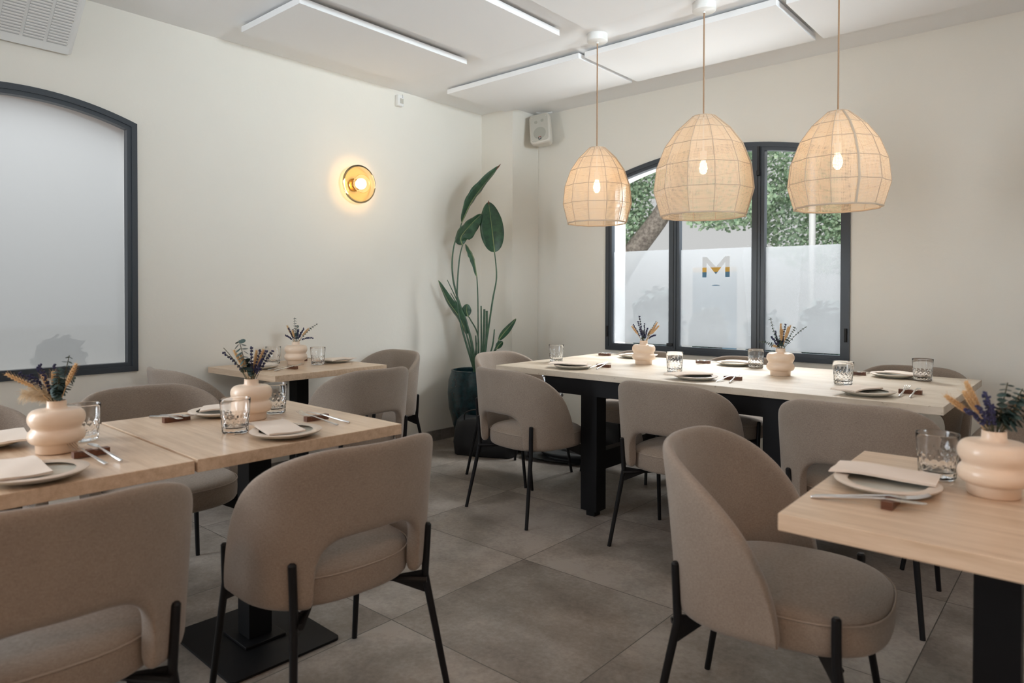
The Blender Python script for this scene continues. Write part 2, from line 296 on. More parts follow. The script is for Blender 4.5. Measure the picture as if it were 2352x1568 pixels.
def sheet(kind,off,d,h0,h1,zb,ztop,c,peak,k,inset,name,mat,parent,holes=(),n=30):
    P=plane_M(kind,off); poly=[(h0,zb),(h1,zb)]
    if ztop is None: poly+=[(h1-(h1-h0)*i/n,arc(h1-(h1-h0)*i/n,c,peak,k)-inset) for i in range(n+1)]
    else: poly+=[(h1,ztop),(h0,ztop)]
    pts=[Vector(p) for p in poly]; edges=[(i,(i+1)%len(poly)) for i in range(len(poly))]
    for hole in holes:
        b=len(pts); pts+=[Vector(p) for p in hole]; edges+=[(b+i,b+(i+1)%len(hole)) for i in range(len(hole))]
    vs,es,fs,*_=delaunay_2d_cdt(pts,edges,[],1,1e-6)
    def inside(p,pl):
        r=False; j=len(pl)-1
        for i in range(len(pl)):
            if (pl[i][1]>p[1])!=(pl[j][1]>p[1]) and p[0]<(pl[j][0]-pl[i][0])*(p[1]-pl[i][1])/(pl[j][1]-pl[i][1])+pl[i][0]: r=not r
            j=i
        return r
    keep=[]
    for f in fs:
        cx=sum((vs[i] for i in f),Vector((0,0)))/len(f)
        if inside(cx,poly) and not any(inside(cx,h) for h in holes): keep.append(tuple(f))
    mb=MB(); mb.add([P(v.x,v.y,d) for v in vs],keep); return mb.build(name,mat,parent,smooth=False)
# window_1: arched, left wall
w1=struct(ring_frame('A',WX,wd=.030,d0=-.012,d1=.05,mat=M_FRAME,name='window_1',**A))
A2=dict(A); A2.update(h0=A['h0']+.030,h1=A['h1']-.030,zb=A['zb']+.030,peak=A['peak']-.031)
ring_frame('A',WX,wd=.022,d0=-.002,d1=.045,mat=M_FRAME,name='sash',parent=w1,**A2)
sheet('A',WX,.025,A['h0']+.045,A['h1']-.045,A['zb']+.045,None,A['c'],A['peak'],A['k'],.047,'glass_pane',M_PANE,w1)
sheet('A',WX,.17,A['h0']+.01,A['h1']-.01,A['zb']+.002,None,A['c'],A['peak'],A['k'],.005,'frosted_film',M_FILMA,w1)
def lining(kind,off,d0,d1,h0,h1,zb,c,peak,k,mat,parent,parts,n=24):
    P=plane_M(kind,off); mb=MB(); e=.002
    def st(pts):
        for a,b in zip(pts,pts[1:]): mb.add([P(*a,d0),P(*b,d0),P(*b,d1),P(*a,d1)],[(0,1,2,3)])
    if 'top' in parts: st([(h0+(h1-h0)*i/n,arc(h0+(h1-h0)*i/n,c,peak,k)-e) for i in range(n+1)])
    if 'side' in parts: st([(h0+e,zb),(h0+e,arc(h0,c,peak,k))]); st([(h1-e,zb),(h1-e,arc(h1,c,peak,k))])
    if 'bot' in parts: st([(h0,zb+e),(h1,zb+e)])
    return mb.build('reveal_lining',mat,parent,smooth=False)
lining('A',WX,.051,TK,mat=M_BRICK,parent=w1,parts='top',**A); lining('A',WX,.051,TK,mat=M_REVEAL,parent=w1,parts='side',**A)
P=plane_M('A',WX)
for i in range(7):
    mb=MB(); y0=.50+i*.152; mb.box((WX-.078,y0+.07,A['zb']+.008),(.05,.142,.010)); mb.build('sill_brick',(M_BRICK,M_REVEAL)[i%2],w1,smooth=False)
# window_2: three lights, far wall
w2=struct(ring_frame('B',WY,wd=.032,d0=-.012,d1=.05,mat=M_FRAME,name='window_2',**B))
def light_sash(h0,h1,wl,wr,hinge=None):
    P=plane_M('B',WY); n=14; zb=B['zb']+.030; a,b=h0,h1; o2=[(a,zb),(b,zb)]+[(b-(b-a)*i/n,arc(b-(b-a)*i/n,B['c'],B['peak'],B['k'])-.031) for i in range(n+1)]
    a2,b2=a+wl,b-wr; inn=[(a2,zb+.027),(b2,zb+.027)]+[(b2-(b2-a2)*i/n,arc(b2-(b2-a2)*i/n,B['c'],B['peak'],B['k'])-.058) for i in range(n+1)]
    mb=MB(); mb.loops([[P(*p,-.006) for p in o2],[P(*p,.045) for p in o2],[P(*p,.045) for p in inn],[P(*p,-.006) for p in inn],[P(*p,-.006) for p in o2]],True)
    return mb.build('sash',M_FRAME,w2,smooth=False)
light_sash(-3.101,-2.525,.026,.026); light_sash(-2.487,-1.874,.022,.022); light_sash(-1.832,-1.272,.026,.026)
def zin(x): return arc(x,B['c'],B['peak'],B['k'])-.02
for x,wd in ((-2.507,.040),(-1.853,.042)):
    mb=MB(); z1=zin(x); mb.box((x,WY+.015,(B['zb']+.03+z1)/2),(wd,.055,z1-B['zb']-.03)); mb.build('mullion',M_FRAME,w2,smooth=False)
    mb=MB(); mb.box((x,WY-.0135,(B['zb']+.03+z1)/2),(.004,.003,z1-B['zb']-.06)); mb.build('gasket',M_GASK,w2,smooth=False)
mb=MB(); mb.box((-1.845,WY-.018,2.19),(.016,.012,.20)); mb.box((-1.845,WY-.024,2.10),(.022,.018,.035),None,.003); mb.build('espagnolette_bolt',M_GASK,w2,smooth=False)
for x in (-3.112,-1.262):
    for z in (.93,) if x<-2 else (.97,):
        mb=MB(); mb.tube([(x,WY-.016,z-.045),(x,WY-.016,z+.045)],.009,10); mb.build('hinge',M_GASK,w2)
mb=MB(); mb.box((-2.535,WY-.016,.845),(.05,.014,.022),None,.003); mb.build('latch',M_GASK,w2,smooth=False)
for h0,h1 in ((-3.078,-2.548),(-2.468,-1.893),(-1.809,-1.295)):
    sheet('B',WY,.018,h0,h1,B['zb']+.05,None,B['c'],B['peak'],B['k'],.055,'glass_pane',M_PANE,w2)
FT=1.583
def MM(x0,x1,z0,z1):
    pl=[(0,0),(0,1),(.17,1),(.5,.5),(.83,1),(1,1),(1,0),(.84,0),(.84,.72),(.5,.15),(.155,.72),(.155,0)]
    return [(x0+(x1-x0)*a,z0+(z1-z0)*b) for a,b in pl]
dome=[(-2.178+.031*math.cos(PI*i/12),1.303+.007*math.sin(PI*i/12)) for i in range(13)]
sheet('B',WY,.024,-3.071,-2.553,B['zb']+.066,FT+.006,0,0,0,0,'frosted_film',M_FILM,w2)
sheet('B',WY,.024,-2.462,-1.899,B['zb']+.066,FT-.002,0,0,0,0,'frosted_film',M_FILM,w2,holes=(MM(-2.285,-2.070,1.366,1.520),dome))
sheet('B',WY,.024,-1.803,-1.301,B['zb']+.066,FT-.008,0,0,0,0,'frosted_film',M_FILM,w2)
lining('B',WY,.051,TK,mat=M_REVEAL,parent=w2,parts=('side','bot','top'),**B)
# ---------------------------------------------------------------- tables
def pedestal_table(name,x,y,rz,sx,sy,z,label,px=0,py=0,mat=M_OAK,twist=0):
    t=tag(empty(name,(x,y,0),rz),label,'table','small light oak tables on black pedestals')
    mb=MB(); mb.box((0,0,z-.018),(sx,sy,.036),None,.0015); mb.build('tabletop',mat,t,smooth=False)
    mb=MB(); mb.box((px,py,.36),(.084,.084,.68)); mb.build('pedestal_column',M_BLACKM,t,smooth=False)
    c=MB(); c.box((px,py,.0135),(.17,.15,.010),None,.002); c.build('column_collar',M_BLACKM,t,smooth=False)
    b=MB(); r=.02; pl=[(sxx*(.24-r)+r*math.cos(a),syy*(.20-r)+r*math.sin(a)) for sxx,syy,a0 in((1,1,0),(-1,1,90),(-1,-1,180),(1,-1,270)) for a in [math.radians(a0+q*22.5) for q in range(5)]]
    b.prism([(px+p,py+q) for p,q in pl],0,.0085); b.build('base_plate',M_BLACKM,t,smooth=False)
    u=MB(); u.box((px,py,z-.036-.006),(.36,.06,.012)); u.box((px,py,z-.036-.006),(.06,.36,.0119)); u.build('support_cross',M_BLACKM,t,smooth=False)
    return t
ZT=.78; ZL=.80
R_=math.radians
pedestal_table('pedestal_table',-2.255,1.206,R_(-1.5),.795,.705,ZT,'middle left light oak table, pushed against the one at the photo edge',-.035,.03)
pedestal_table('pedestal_table',-2.275,.494,R_(-1.5),.795,.705,ZT-.002,'light oak table cut off by the left photo edge, holding the vase with pampas',-.03,.0)
pedestal_table('pedestal_table',-3.83,2.37,R_(2.0),.745,.80,ZT,'light oak table standing alone at the left wall under the wall lamp')
pedestal_table('pedestal_table',-.16,1.81,R_(1),.70,.745,ZT,'light oak table at the right photo edge, its corner pointing left')
# long stone table
lt=tag(empty('long_dining_table',(-1.63,3.66,0)),'long travertine topped table with black beam frame below the three pendants','table')
mb=MB(); mb.box((0,.0,ZL-.017),(2.35,1.13,.034),None,.002); mb.build('stone_tabletop',M_STONE,lt,smooth=False)
for sy in (-1,1):
    mb=MB(); mb.box((0,sy*.50,ZL-.034-.047),(1.63,.07,.094)); mb.build('apron',M_BLACKM,lt,smooth=False)
for sx in (-1,1):
    mb=MB(); mb.box((sx*.80,0,ZL-.034-.047),(.03,.93,.09)); mb.build('apron',M_BLACKM,lt,smooth=False)
    for sy in (-1,1):
        mb=MB(); mb.box((sx*.51,sy*.484,.40),(.104,.094,.735)); lg=mb.build('leg',M_BLACKM,lt,smooth=False)
        mb=MB(); mb.box((sx*.51,sy*.484,.018),(.055,.055,.036)); mb.build('foot',M_BLACKM,lg,smooth=False)
    mb=MB(); mb.box((sx*.51,0,.30),(.06,.875,.105)); mb.build('crossbeam',M_BLACKM,lt,smooth=False)
# ---------------------------------------------------------------- chair
def chair_proto():
    t=empty('dining_chair')
    # shell centreline
    a,b,yc,n,yf=.268,.215,-.03,2.5,.050; half=[]
    for i in range(201):
        ph=PI/2*i/200; half.append((a*math.sin(ph)**(2/n) if ph>0 else 0,yc-b*max(math.cos(ph),0)**(2/n)))
    half+= [(a,yc+(yf-yc)*i/20) for i in range(1,21)]
    ln=[0]
    for p,q in zip(half,half[1:]): ln.append(ln[-1]+math.dist(p,q))
    LT=ln[-1]
    def cl(s):
        sg=-1 if s<0 else 1; d=abs(s)*LT
        for i in range(len(ln)-1):
            if ln[i+1]>=d-1e-9:
                f=(d-ln[i])/max(ln[i+1]-ln[i],1e-9); x=half[i][0]*(1-f)+half[i+1][0]*f; y=half[i][1]*(1-f)+half[i+1][1]*f
                tx,ty=half[i+1][0]-half[i][0],half[i+1][1]-half[i][1]; l=math.hypot(tx,ty) or 1; nx,ny=ty/l,-tx/l
                return Vector((sg*x,y)),Vector((sg*nx,ny))
        return Vector((sg*a,yf)),Vector((sg,0))
    S0=.168/LT; ZB,ZTt=.385,.828
    def ztop(s):
        q=max(0,(abs(s)-.20)/.80); return ZB+.03+(ZTt-ZB-.03)*(max(0,1-q**2.15))**.60
    def zbot(s):
        q=abs(s)/S0
        return ZB+.004 if q>=1 else ZB+.004+.185*(1-q**5)**(1/3.2)
    ss=sorted(set([round(x,5) for x in [0,.05,.1,.15,.2]+[S0*(1-e) for e in (.35,.22,.13,.07,.035,.015,.004,0)]+[S0+e for e in (.02,.05,.09)]+[.50+.05*i for i in range(7)]+[.84,.87,.90,.925,.95,.968,.982,.992,1.0]]))
    ss=[-x for x in reversed(ss) if x>0]+ss; th=.0215; NR=9; rings=[]
    for s in ss:
        c,nr=cl(s); z0,z1=zbot(s),max(ztop(s),zbot(s)+.03); r=min(th,(z1-z0)/2); loop=[]
        def pt(o,z):
            k=(z-.385)/.43; fl=1+.105*k; lean=-.032*k*k*(1-min(1,abs(s)*1.2)); tt=1-.22*max(0,k)
            q=Vector((c.x*fl,yc+(c.y-yc)*fl+lean))+nr*o*tt; return (q.x,q.y,z)
        for i in range(NR): loop.append(pt(th,z0+r+(z1-z0-2*r)*i/(NR-1)))
        for an in (45,90,135): loop.append(pt(th*math.cos(R_(an)),z1-r+r*math.sin(R_(an))))
        for i in range(NR): loop.append(pt(-th,z1-r-(z1-z0-2*r)*i/(NR-1)))
        for an in (225,270,315): loop.append(pt(th*math.cos(R_(an)),z0+r+r*math.sin(R_(an))))
        rings.append(loop)
    mb=MB(); mb.loops(rings,True,True,True); bk=mb.build('backrest',M_FAB,t,ang=80,sub=1)
    # dark tag at the front edge of the near side
    m2=MB(); m2.box((-.285,.020,.475),(.006,.012,.042)); m2.build('fabric_tag',M_TAG,bk,smooth=False)
    # seat
    def outline(inset,z,n_=40):
        r=[]
        for j in range(n_):
            an=2*PI*j/n_; c_,s_=math.cos(an),math.sin(an); ex=2/2.7; ax=.246-inset; by=.246-inset
            r.append((ax*math.copysign(abs(c_)**ex,c_),.028+by*math.copysign(abs(s_)**ex,s_),z))
        return r
    mb=MB(); lv=[(.09,.372),(.02,.374),(.006,.381),(0,.392),(-.002,.420),(-.002,.446),(.003,.462),(.014,.474),(.035,.483),(.075,.490),(.13,.495),(.2,.498)]
    mb.loops([outline(i,z) for i,z in lv],True,True,True); mb.build('seat',M_FAB,t,ang=70,sub=1)
    mb=MB(); o=outline(-.0005,.460); mb.tube(o+[o[0],o[1]],.0022,5,None,False); mb.build('seat_seam',M_SEAM,t)
    for sx in (-1,1):
        mb=MB(); mb.tube([(sx*.226,-.219,.529),(sx*.226,-.219,.524),(sx*.222,-.217,.44),(sx*.219,-.215,.37),(sx*.26,-.283,0)],[.007,.0115,.0115,.0115,.0095],10); mb.build('leg',M_BLACK,t)
        mb=MB(); mb.tube([(sx*.237,.171,.487),(sx*.237,.171,.482),(sx*.236,.171,.43),(sx*.234,.172,.37),(sx*.255,.232,0)],[.007,.0115,.0115,.0115,.0095],10); mb.build('leg',M_BLACK,t)
    mb=MB()
    for sx in (-1,1):
        mb.tube([(sx*.21,-.235,.362),(sx*.10,-.10,.362)],.009,6); mb.tube([(sx*.23,.18,.362),(sx*.10,.08,.362)],.009,6)
        for (x,y,dx,dy) in ((sx*.220,-.216,-sx,.75),(sx*.234,.172,-sx,-.7)):
            d=Vector((dx,dy,0)).normalized(); p=Vector((x,y,0)); nn=Vector((-d.y,d.x,0))*.003
            q=[p+Vector((0,0,.385)),p+Vector((0,0,.315)),p+d*.10+Vector((0,0,.356)),p+d*.10+Vector((0,0,.372))]
            mb.add([v+nn for v in q]+[v-nn for v in q],[(0,1,2,3),(7,6,5,4),(0,4,5,1),(1,5,6,2),(2,6,7,3),(3,7,4,0)])
    mb.box((0,-.01,.362),(.22,.20,.014)); mb.build('under_frame',M_BLACK,t,smooth=False)
    return t
chair0=chair_proto(); used=[0]
def chair(x,y,deg,label):
    o=chair0 if not used[0] else copy_tree(chair0); used[0]=1
    o.location=(x,y,0); o.rotation_euler=(0,0,R_(deg)); tag(o,label,'chair','oatmeal fabric dining chairs with black legs'); return o
chair(-1.797,1.201,86.8,'beige chair seen from behind in the lower left, its full back visible')
chair(-1.831,.462,85.3,'beige chair seen from behind, cut off by the lower left photo corner')
chair(-2.93,1.19,-90,'beige chair facing the camera behind the middle left oak table')
chair(-2.93,.47,-90,'beige chair behind the vase with pampas, cut off by the left photo edge')
chair(-3.90,1.83,0,'beige chair against the left wall right of the frosted window, only its back showing')
chair(-3.86,2.97,180,'beige chair at the right end of the wall side oak table')
chair(-3.27,2.36,90,'beige chair with its back to the camera before the wall side oak table')
chair(-2.476,3.05,-8.3,'beige chair on the near side of the stone table, leftmost of three, beside the plant')
chair(-1.556,3.115,1.1,'beige chair on the near side of the stone table, middle of three')
chair(-.74,3.063,2.7,'beige chair on the near side of the stone table, rightmost of three')
chair(-2.995,3.58,-89,'beige chair at the left head of the stone table with camera gear on it')
chair(-2.475,4.13,180,'beige chair under the window behind the left vase of the stone table')
chair(-1.75,4.15,180,'beige chair under the window behind the middle of the stone table')
chair(-.80,4.21,180,'beige chair on the far side of the stone table, right of the window')
chair(-.43,3.71,90,'beige chair at the right head of the stone table, half hidden by flowers')
chair(-.655,1.892,-82.5,'beige chair turned to the right in the lower right, its whole round seat visible')
# ---------------------------------------------------------------- tableware
def vase_proto():
    pr=[(0,0),(.053,0),(.056,.003),(.057,.024),(.060,.028)]
    pr+=[(.058+.0195*math.cos(R_(a)),.050+.0225*math.sin(R_(a))) for a in range(-60,61,15)]
    pr+=[(.0665,.0735)]
    pr+=[(.056+.0215*math.cos(R_(a)),.100+.0265*math.sin(R_(a))) for a in (-50,-30,-15,0,15,30,45,60,75,90)]
    pr+=[(.042,.1275),(.031,.129),(.027,.133),(.0262,.149),(.0265,.1515),(.024,.1515),(.0225,.148),(.0225,.11),(.05,.09),(.05,.02),(0,.018)]
    mb=MB(); mb.lathe([(max(r*.925,.0004),z*.97) for r,z in pr],48); return mb.build('vase',M_VASE,ang=60)
vase0=vase_proto()
def glass_proto():
    n=60; rings=[]; prof=[(.0005,0),(.034,0),(.0385,.0015),(.0405,.005)]+[(.0405+.0078*(z/.112),z) for z in [.008+.0036*i for i in range(20)]]+[(.0405+.0078*(z/.112),z) for z in (.085,.095,.106)]+[(.0483,.111),(.0478,.1125),(.0468,.1125),(.0462,.111),(.0445,.09),(.0425,.05),(.0400,.022),(.030,.018),(.0005,.017)]
    for i,(r,z) in enumerate(prof):
        ring=[]
        for j in range(n):
            th=2*PI*j/n; rr=r
            if 4<=i<24 and z<.08:
                a=th*15/2; q=z/.0145*PI/2*1.0
                rr=r-.0026*(1-min(1,abs(math.sin(a+q))*abs(math.sin(a-q))*1.9))*min(1,(.08-z)/.02)
            ring.append((rr*math.cos(th),rr*math.sin(th),z))
        rings.append(ring)
    mb=MB(); mb.loops(rings); return mb.build('drinking_glass',M_GLASS,ang=35)
glass0=glass_proto()
def plate_proto():
    t=empty('plate')
    PS=.915
    pr=[(.0005,.004),(.045,.004),(.05,0),(.066,0),(.070,.003),(.095,.007),(.116,.0145),(.1215,.0185)]; mb=MB(); mb.lathe([(r*PS,z) for r,z in pr],56); 
    mb.lathe([(r*PS,z) for r,z in [(.0905,.0190),(.112,.0162),(.090,.0105),(.075,.009),(.0005,.009)]],56); mb.build('plate_body',M_PLATE,t,ang=60)
    mb=MB(); mb.lathe([(r*PS,z) for r,z in [(.1215,.0183),(.1225,.0195),(.1215,.0207),(.0905,.0190)]],56); mb.build('rim',M_PRIM,t,ang=80); return t
plate0=plate_proto()
def napkin_proto():
    mb=MB(); nx,ny=10,5
    for L_,(sx,sy,z,dx) in enumerate(((.225,.115,.0,0),(.222,.113,.003,.002))):
        top=[];bot=[]
        for j in range(ny+1):
            for i in range(nx+1):
                x=(i/nx-.5)*sx+dx; y=(j/ny-.5)*sy; zz=z+.004*math.sin(i/nx*PI*1.1)+.006*(2*abs(x)/sx)**3*0+.0015*math.sin(j*1.3+i*.7)
                top.append((x,y,zz+.0026)); bot.append((x,y,zz))
        W=nx+1; fs=[]
        for j in range(ny):
            for i in range(nx): fs.append((j*W+i,j*W+i+1,(j+1)*W+i+1,(j+1)*W+i)); 
        k=len(top); fs2=[tuple(k+q for q in reversed(f)) for f in fs]; bd=[i for i in range(W)]+[j*W+nx for j in range(1,ny+1)]+[ny*W+i for i in range(nx-1,-1,-1)]+[j*W for j in range(ny-1,0,-1)]
        fs3=[(bd[i],bd[(i+1)%len(bd)],k+bd[(i+1)%len(bd)],k+bd[i]) for i in range(len(bd))]
        mb.add(top+bot,fs+fs2+fs3)
    return mb.build('napkin',M_NAP,ang=30)
napkin0=napkin_proto()
mb=MB()
def zig(prof): mb.prism([(x,y) for x,y in prof],-.011,.011,Matrix.Rotation(R_(90),4,'X'))
zig([(-.045,0),(.045,0),(.045,.018),(.028,.018),(.022,.0145),(.010,.0145),(.004,.018),(-.010,.018),(-.016,.0145),(-.028,.0145),(-.034,.018),(-.045,.018)])
rest0=mb.build('cutlery_rest',M_WALNUT,smooth=False)
def path_strip(mb,pts,n=8):   # pts: (x,z,halfwidth,halfthick)
    mb.loops([[(x,w_*math.cos(2*PI*j/n),z+t_*math.sin(2*PI*j/n)) for j in range(n)] for x,z,w_,t_ in pts],True,True,True)
mb=MB()   # fork along +x (tines at +x), rests at x=.04
path_strip(mb,[(-.115,.003,.004,.0018),(-.112,.0035,.0058,.0024),(-.06,.009,.0050,.0022),(0,.0155,.0036,.0018),(.035,.0192,.0040,.0015),(.045,.0188,.009,.0013),(.058,.0175,.0125,.0011),(.068,.0176,.0128,.0010)])
for k in range(4):
    y=(k-1.5)*.0066; mb.loops([[(x,y+w_*math.cos(2*PI*j/6),z+.0009*math.sin(2*PI*j/6)) for j in range(6)] for x,z,w_ in ((.066,.0176,.0022),(.085,.0200,.0018),(.102,.0245,.0015),(.112,.0285,.0008))],True,True,True)
fork0=mb.build('fork',M_STEEL,ang=60)
mb=MB()
path_strip(mb,[(-.112,.003,.003,.003),(-.108,.0035,.0050,.0044),(-.05,.0095,.0046,.0042),(.01,.0165,.0038,.0034),(.032,.0188,.0034,.0028),(.036,.0190,.0030,.0014)])
mb.prism([(.034,-.0045),(.060,-.010),(.085,-.0135),(.104,-.011),(.112,-.003),(.108,.004),(.085,.0055),(.034,.004)],-.0007,.0007,Matrix.Translation((0,0,.0193)))
knife0=mb.build('knife',M_STEEL,ang=50)
usedk={}
def put(proto,x,y,z,deg,label,cat,group,tilt=None):
    o=proto if proto.name not in usedk else copy_tree(proto); usedk[proto.name]=1
    o.location=(x,y,z); o.rotation_euler=(tilt[0] if tilt else 0,tilt[1] if tilt else 0,R_(deg)); tag(o,label,cat,group); return o
# settings: z, plate xy, glass xy or None, rest xy, direction the diner faces (deg), napkin angle, phrase
SET=[(ZT,(-1.97,1.172),(-2.14,1.089),(-2.133,1.390),90,-12,'on the near side of the middle left oak table',.3),
 (ZT,(-2.49,1.210),(-2.381,1.368),(-2.487,1.048),-90,60,'on the far side of the middle left oak table',0),
 (ZT,(-1.975,.497),None,(-2.137,.667),90,-4,'in front of the pampas vase',0),
 (ZT,(-2.505,.50),(-2.380,.722),None,-90,170,'behind the pampas vase',0),
 (ZT,(-3.86,2.665),(-3.80,2.488),(-4.12,2.575),180,100,'at the right end of the wall side oak table',0),
 (ZT,(-3.86,2.125),(-4.06,2.325),(-3.70,2.245),0,10,'at the left end of the wall side oak table',0),
 (ZL,(-2.345,3.262),(-2.645,3.496),(-2.243,3.435),0,30,'at the left near place on the stone table',0),
 (ZL,(-1.568,3.258),(-1.806,3.490),(-1.416,3.368),0,62,'at the middle near place on the stone table',0),
 (ZL,(-.762,3.250),(-.939,3.547),(-.628,3.417),0,75,'at the right near place on the stone table',0),
 (ZL,(-2.421,4.095),None,(-2.663,4.090),180,20,'at the left window place on the stone table',0),
 (ZL,(-1.697,4.070),(-1.542,4.001),(-1.901,4.056),180,10,'at the middle window place on the stone table',0),
 (ZL,(-.823,4.045),(-.676,3.972),(-1.00,4.035),180,-10,'at the right window place on the stone table',0),
 (ZT,(-.373,1.775),(-.302,1.971),None,-90,4,'on the right foreground oak table',0)]
for z,p,g,r,fd,na,ph,nx in SET:
    put(plate0,*p,z,0,'grey green plate '+ph,'plate','stoneware plates')
    if g: put(glass0,*g,z,random.Random(g[0]).uniform(0,90),'clear cut glass '+ph,'glass','cut water glasses')
    f=Vector((-math.sin(R_(fd)),math.cos(R_(fd)),0)); rt=Vector((f.y,-f.x,0))
    if ph.endswith('left photo edge') : noff=(0,0)
    no=Vector((p[0],p[1],0))-rt*.045+f*.01
    if 'right foreground' in ph: no=Vector((-.392,1.835,0))
    if 'near side of the middle left' in ph: no=Vector((-2.015,1.163,0))
    if ph.startswith('in front of the pampas'): no=Vector((-2.025,.465,0))
    put(napkin0,no.x,no.y,z+.0213,na,'folded cream napkin '+ph,'napkin','cream napkins')
    if r:
        put(rest0,*r,z,fd,'dark walnut cutlery rest '+ph,'cutlery rest','walnut cutlery rests')
        rg=random.Random(r[0]*7); b=Vector((r[0],r[1],0))
        fp=b-rt*.019-f*.035; kp=b+rt*.022-f*.035
        put(fork0,fp.x,fp.y,z+.0005,fd+90+rg.uniform(-7,7),'steel fork '+ph,'fork','steel forks')
        put(knife0,kp.x,kp.y,z+.0005,fd+90+rg.uniform(2,12),'steel knife '+ph,'knife','steel knives')
# right foreground: rest seen end on, cutlery running left
ph='on the right foreground oak table'
put(rest0,-.337,1.648,ZT,90,'dark walnut cutlery rest '+ph,'cutlery rest','walnut cutlery rests')
put(fork0,-.375,1.640,ZT+.0005,20,'steel fork '+ph,'fork','steel forks')
put(knife0,-.376,1.611,ZT+.0005,13,'steel knife '+ph,'knife','steel knives')
# ---------------------------------------------------------------- dried bouquets
def qb(p0,p1,p2,n=10): return [p0*(1-t)**2+p1*2*t*(1-t)+p2*t*t for t in [i/n for i in range(n+1)]]
def frame_at(pts,i):
    t=(pts[min(i+1,len(pts)-1)]-pts[max(i-1,0)]).normalized(); u=t.orthogonal().normalized(); return t,u,t.cross(u)
def sprig(kind,dx,dz,dd,t,rg,zoff=0,scale=1):
    tip=Rv*dx+Fv*dd+Vector((0,0,.146+dz)); b0=Vector((dx*.08,0,.10)); b0=Rv*dx*.05+Fv*dd*.05+Vector((0,0,.10)); nk=Rv*max(-.018,min(.018,dx*.22))+Fv*max(-.018,min(.018,dd*.22))+Vector((0,0,.146))
    ctrl=nk+(tip-nk)*.45+Vector((0,0,.018*abs(dx)/.1)); pts=[b0]+qb(nk,ctrl,tip,20 if kind in('lav','euc') else 14); mb=MB()
    if kind=='lav':
        mb.cur=0; mb.tube(pts,[.0011]*len(pts),5); mb.cur=1
        for i in range(7,len(pts),2):
            T_,u,v=frame_at(pts,i)
            for k in range(6):
                an=rg.uniform(0,6.28); c=pts[i]+(u*math.cos(an)+v*math.sin(an))*.0036+T_*rg.uniform(-.003,.003); mb.ell(c,rg.uniform(.0024,.0036)*scale,None,5,4)
        o=mb.build('lavender_sprig',None,t,mats=[M_LAVS,M_LAV])
    elif kind=='wheat':
        mb.tube(pts,[.0011]*len(pts),5); L_=(tip-pts[7]).length; n=16
        for i in range(n):
            f=i/(n-1); q=pts[7]+(tip-pts[7])*f; T_=(tip-pts[7]).normalized(); u=T_.orthogonal().normalized(); v=T_.cross(u); wd=.0056*math.sin(PI*(.12+.80*f))**.7*scale
            for k in range(3):
                an=k*2*PI/3+i*1.05; c=q+(u*math.cos(an)+v*math.sin(an))*wd*.62
                d=(T_*.8+(u*math.cos(an)+v*math.sin(an))*.45).normalized(); rot=d.to_track_quat('Z','Y').to_matrix().to_4x4(); rot.translation=c
                mb.ell((0,0,0),(.0022,.0022,.0052),rot,5,4)
                if i%2==0: mb.tube([c,c+d*.016],[.0005,.0002],3)
        o=mb.build('wheat_ear',M_WHEAT,t)
    elif kind=='euc':
        mb.cur=0; mb.tube(pts,[.0013]*len(pts),5); mb.cur=1
        for i in range(6,len(pts),2):
            T_,u,v=frame_at(pts,i)
            for sgn in (-1,1):
                an=i*1.4+rg.uniform(-.4,.4); d=(u*math.cos(an)+v*math.sin(an))*sgn; nn=(T_+d*.35+Vector((rg.uniform(-.4,.4),rg.uniform(-.4,.4),rg.uniform(-.4,.4)))).normalized(); r=rg.uniform(.0085,.0125)*scale*(1-.022*(i-5))
                c=pts[i]+d*r*1.0; rot=nn.to_track_quat('Z','Y').to_matrix().to_4x4(); rot.translation=c; mb.ell((0,0,0),(r,r*.92,.0013),rot,9,4)
        o=mb.build('eucalyptus_branch',None,t,mats=[M_LAVS,M_EUC])
    elif kind=='twig':
        mb.tube(pts,[.0012]*len(pts),5); o=mb.build('bare_twig',M_LAVS,t)
    elif kind=='pamp':
        mb.tube(pts,[.0012]*len(pts),5)
        for i in range(320):
            k=rg.randint(5,len(pts)-1); T_,u,v=frame_at(pts,k); an=rg.uniform(0,6.28); d=(u*math.cos(an)+v*math.sin(an)+T_*.7).normalized(); l=rg.uniform(.012,.032); c=pts[k]
            mb.tube([c,c+d*l*.6,c+d*l+Vector((0,0,-.006))],[.0007,.0005,.0002],3)
        o=mb.build('pampas_plume',M_PAMP,t); 
    return o
def bouquet(x,y,z,lab,items,seed):
    t=tag(empty('dried_bouquet',(x,y,z)),lab,'dried flowers','dried flower bouquets'); rg=random.Random(seed)
    for it in items:
        kind,dx,dz=it[:3]; sc_=it[3] if len(it)>3 else 1; sprig(kind,dx,dz,rg.uniform(-.035,.035),t,rg,0,sc_)
    return t
def vase(x,y,z,where,lab,items,seed):
    put(vase0,x,y,z,0,'cream ribbed ceramic vase '+where,'vase','cream double ring vases'); bouquet(x,y,z+.0005,lab,items,seed)
vase(-2.269,.621,ZT,'on the leftmost oak table, largest in the left foreground','dried bouquet with fluffy pampas at left, in the leftmost vase',
 [('wheat',-.123,.078,1.2),('wheat',-.057,.07,1.2),('wheat',-.022,.078,1.3),('wheat',.067,.105,1.2),('lav',-.106,.078),('lav',-.09,.07),('lav',-.077,.09),('lav',-.126,.052),('lav',-.048,.1),('lav',-.027,.098),('lav',-.06,.06),('euc',.02,.128,.95),('euc',.006,.095,1.05),('euc',.012,.075,1.1),('euc',.016,.045,1.1),('euc',.030,.07,1),('pamp',-.085,.018),('pamp',-.06,.035),('pamp',-.04,.012)],1)
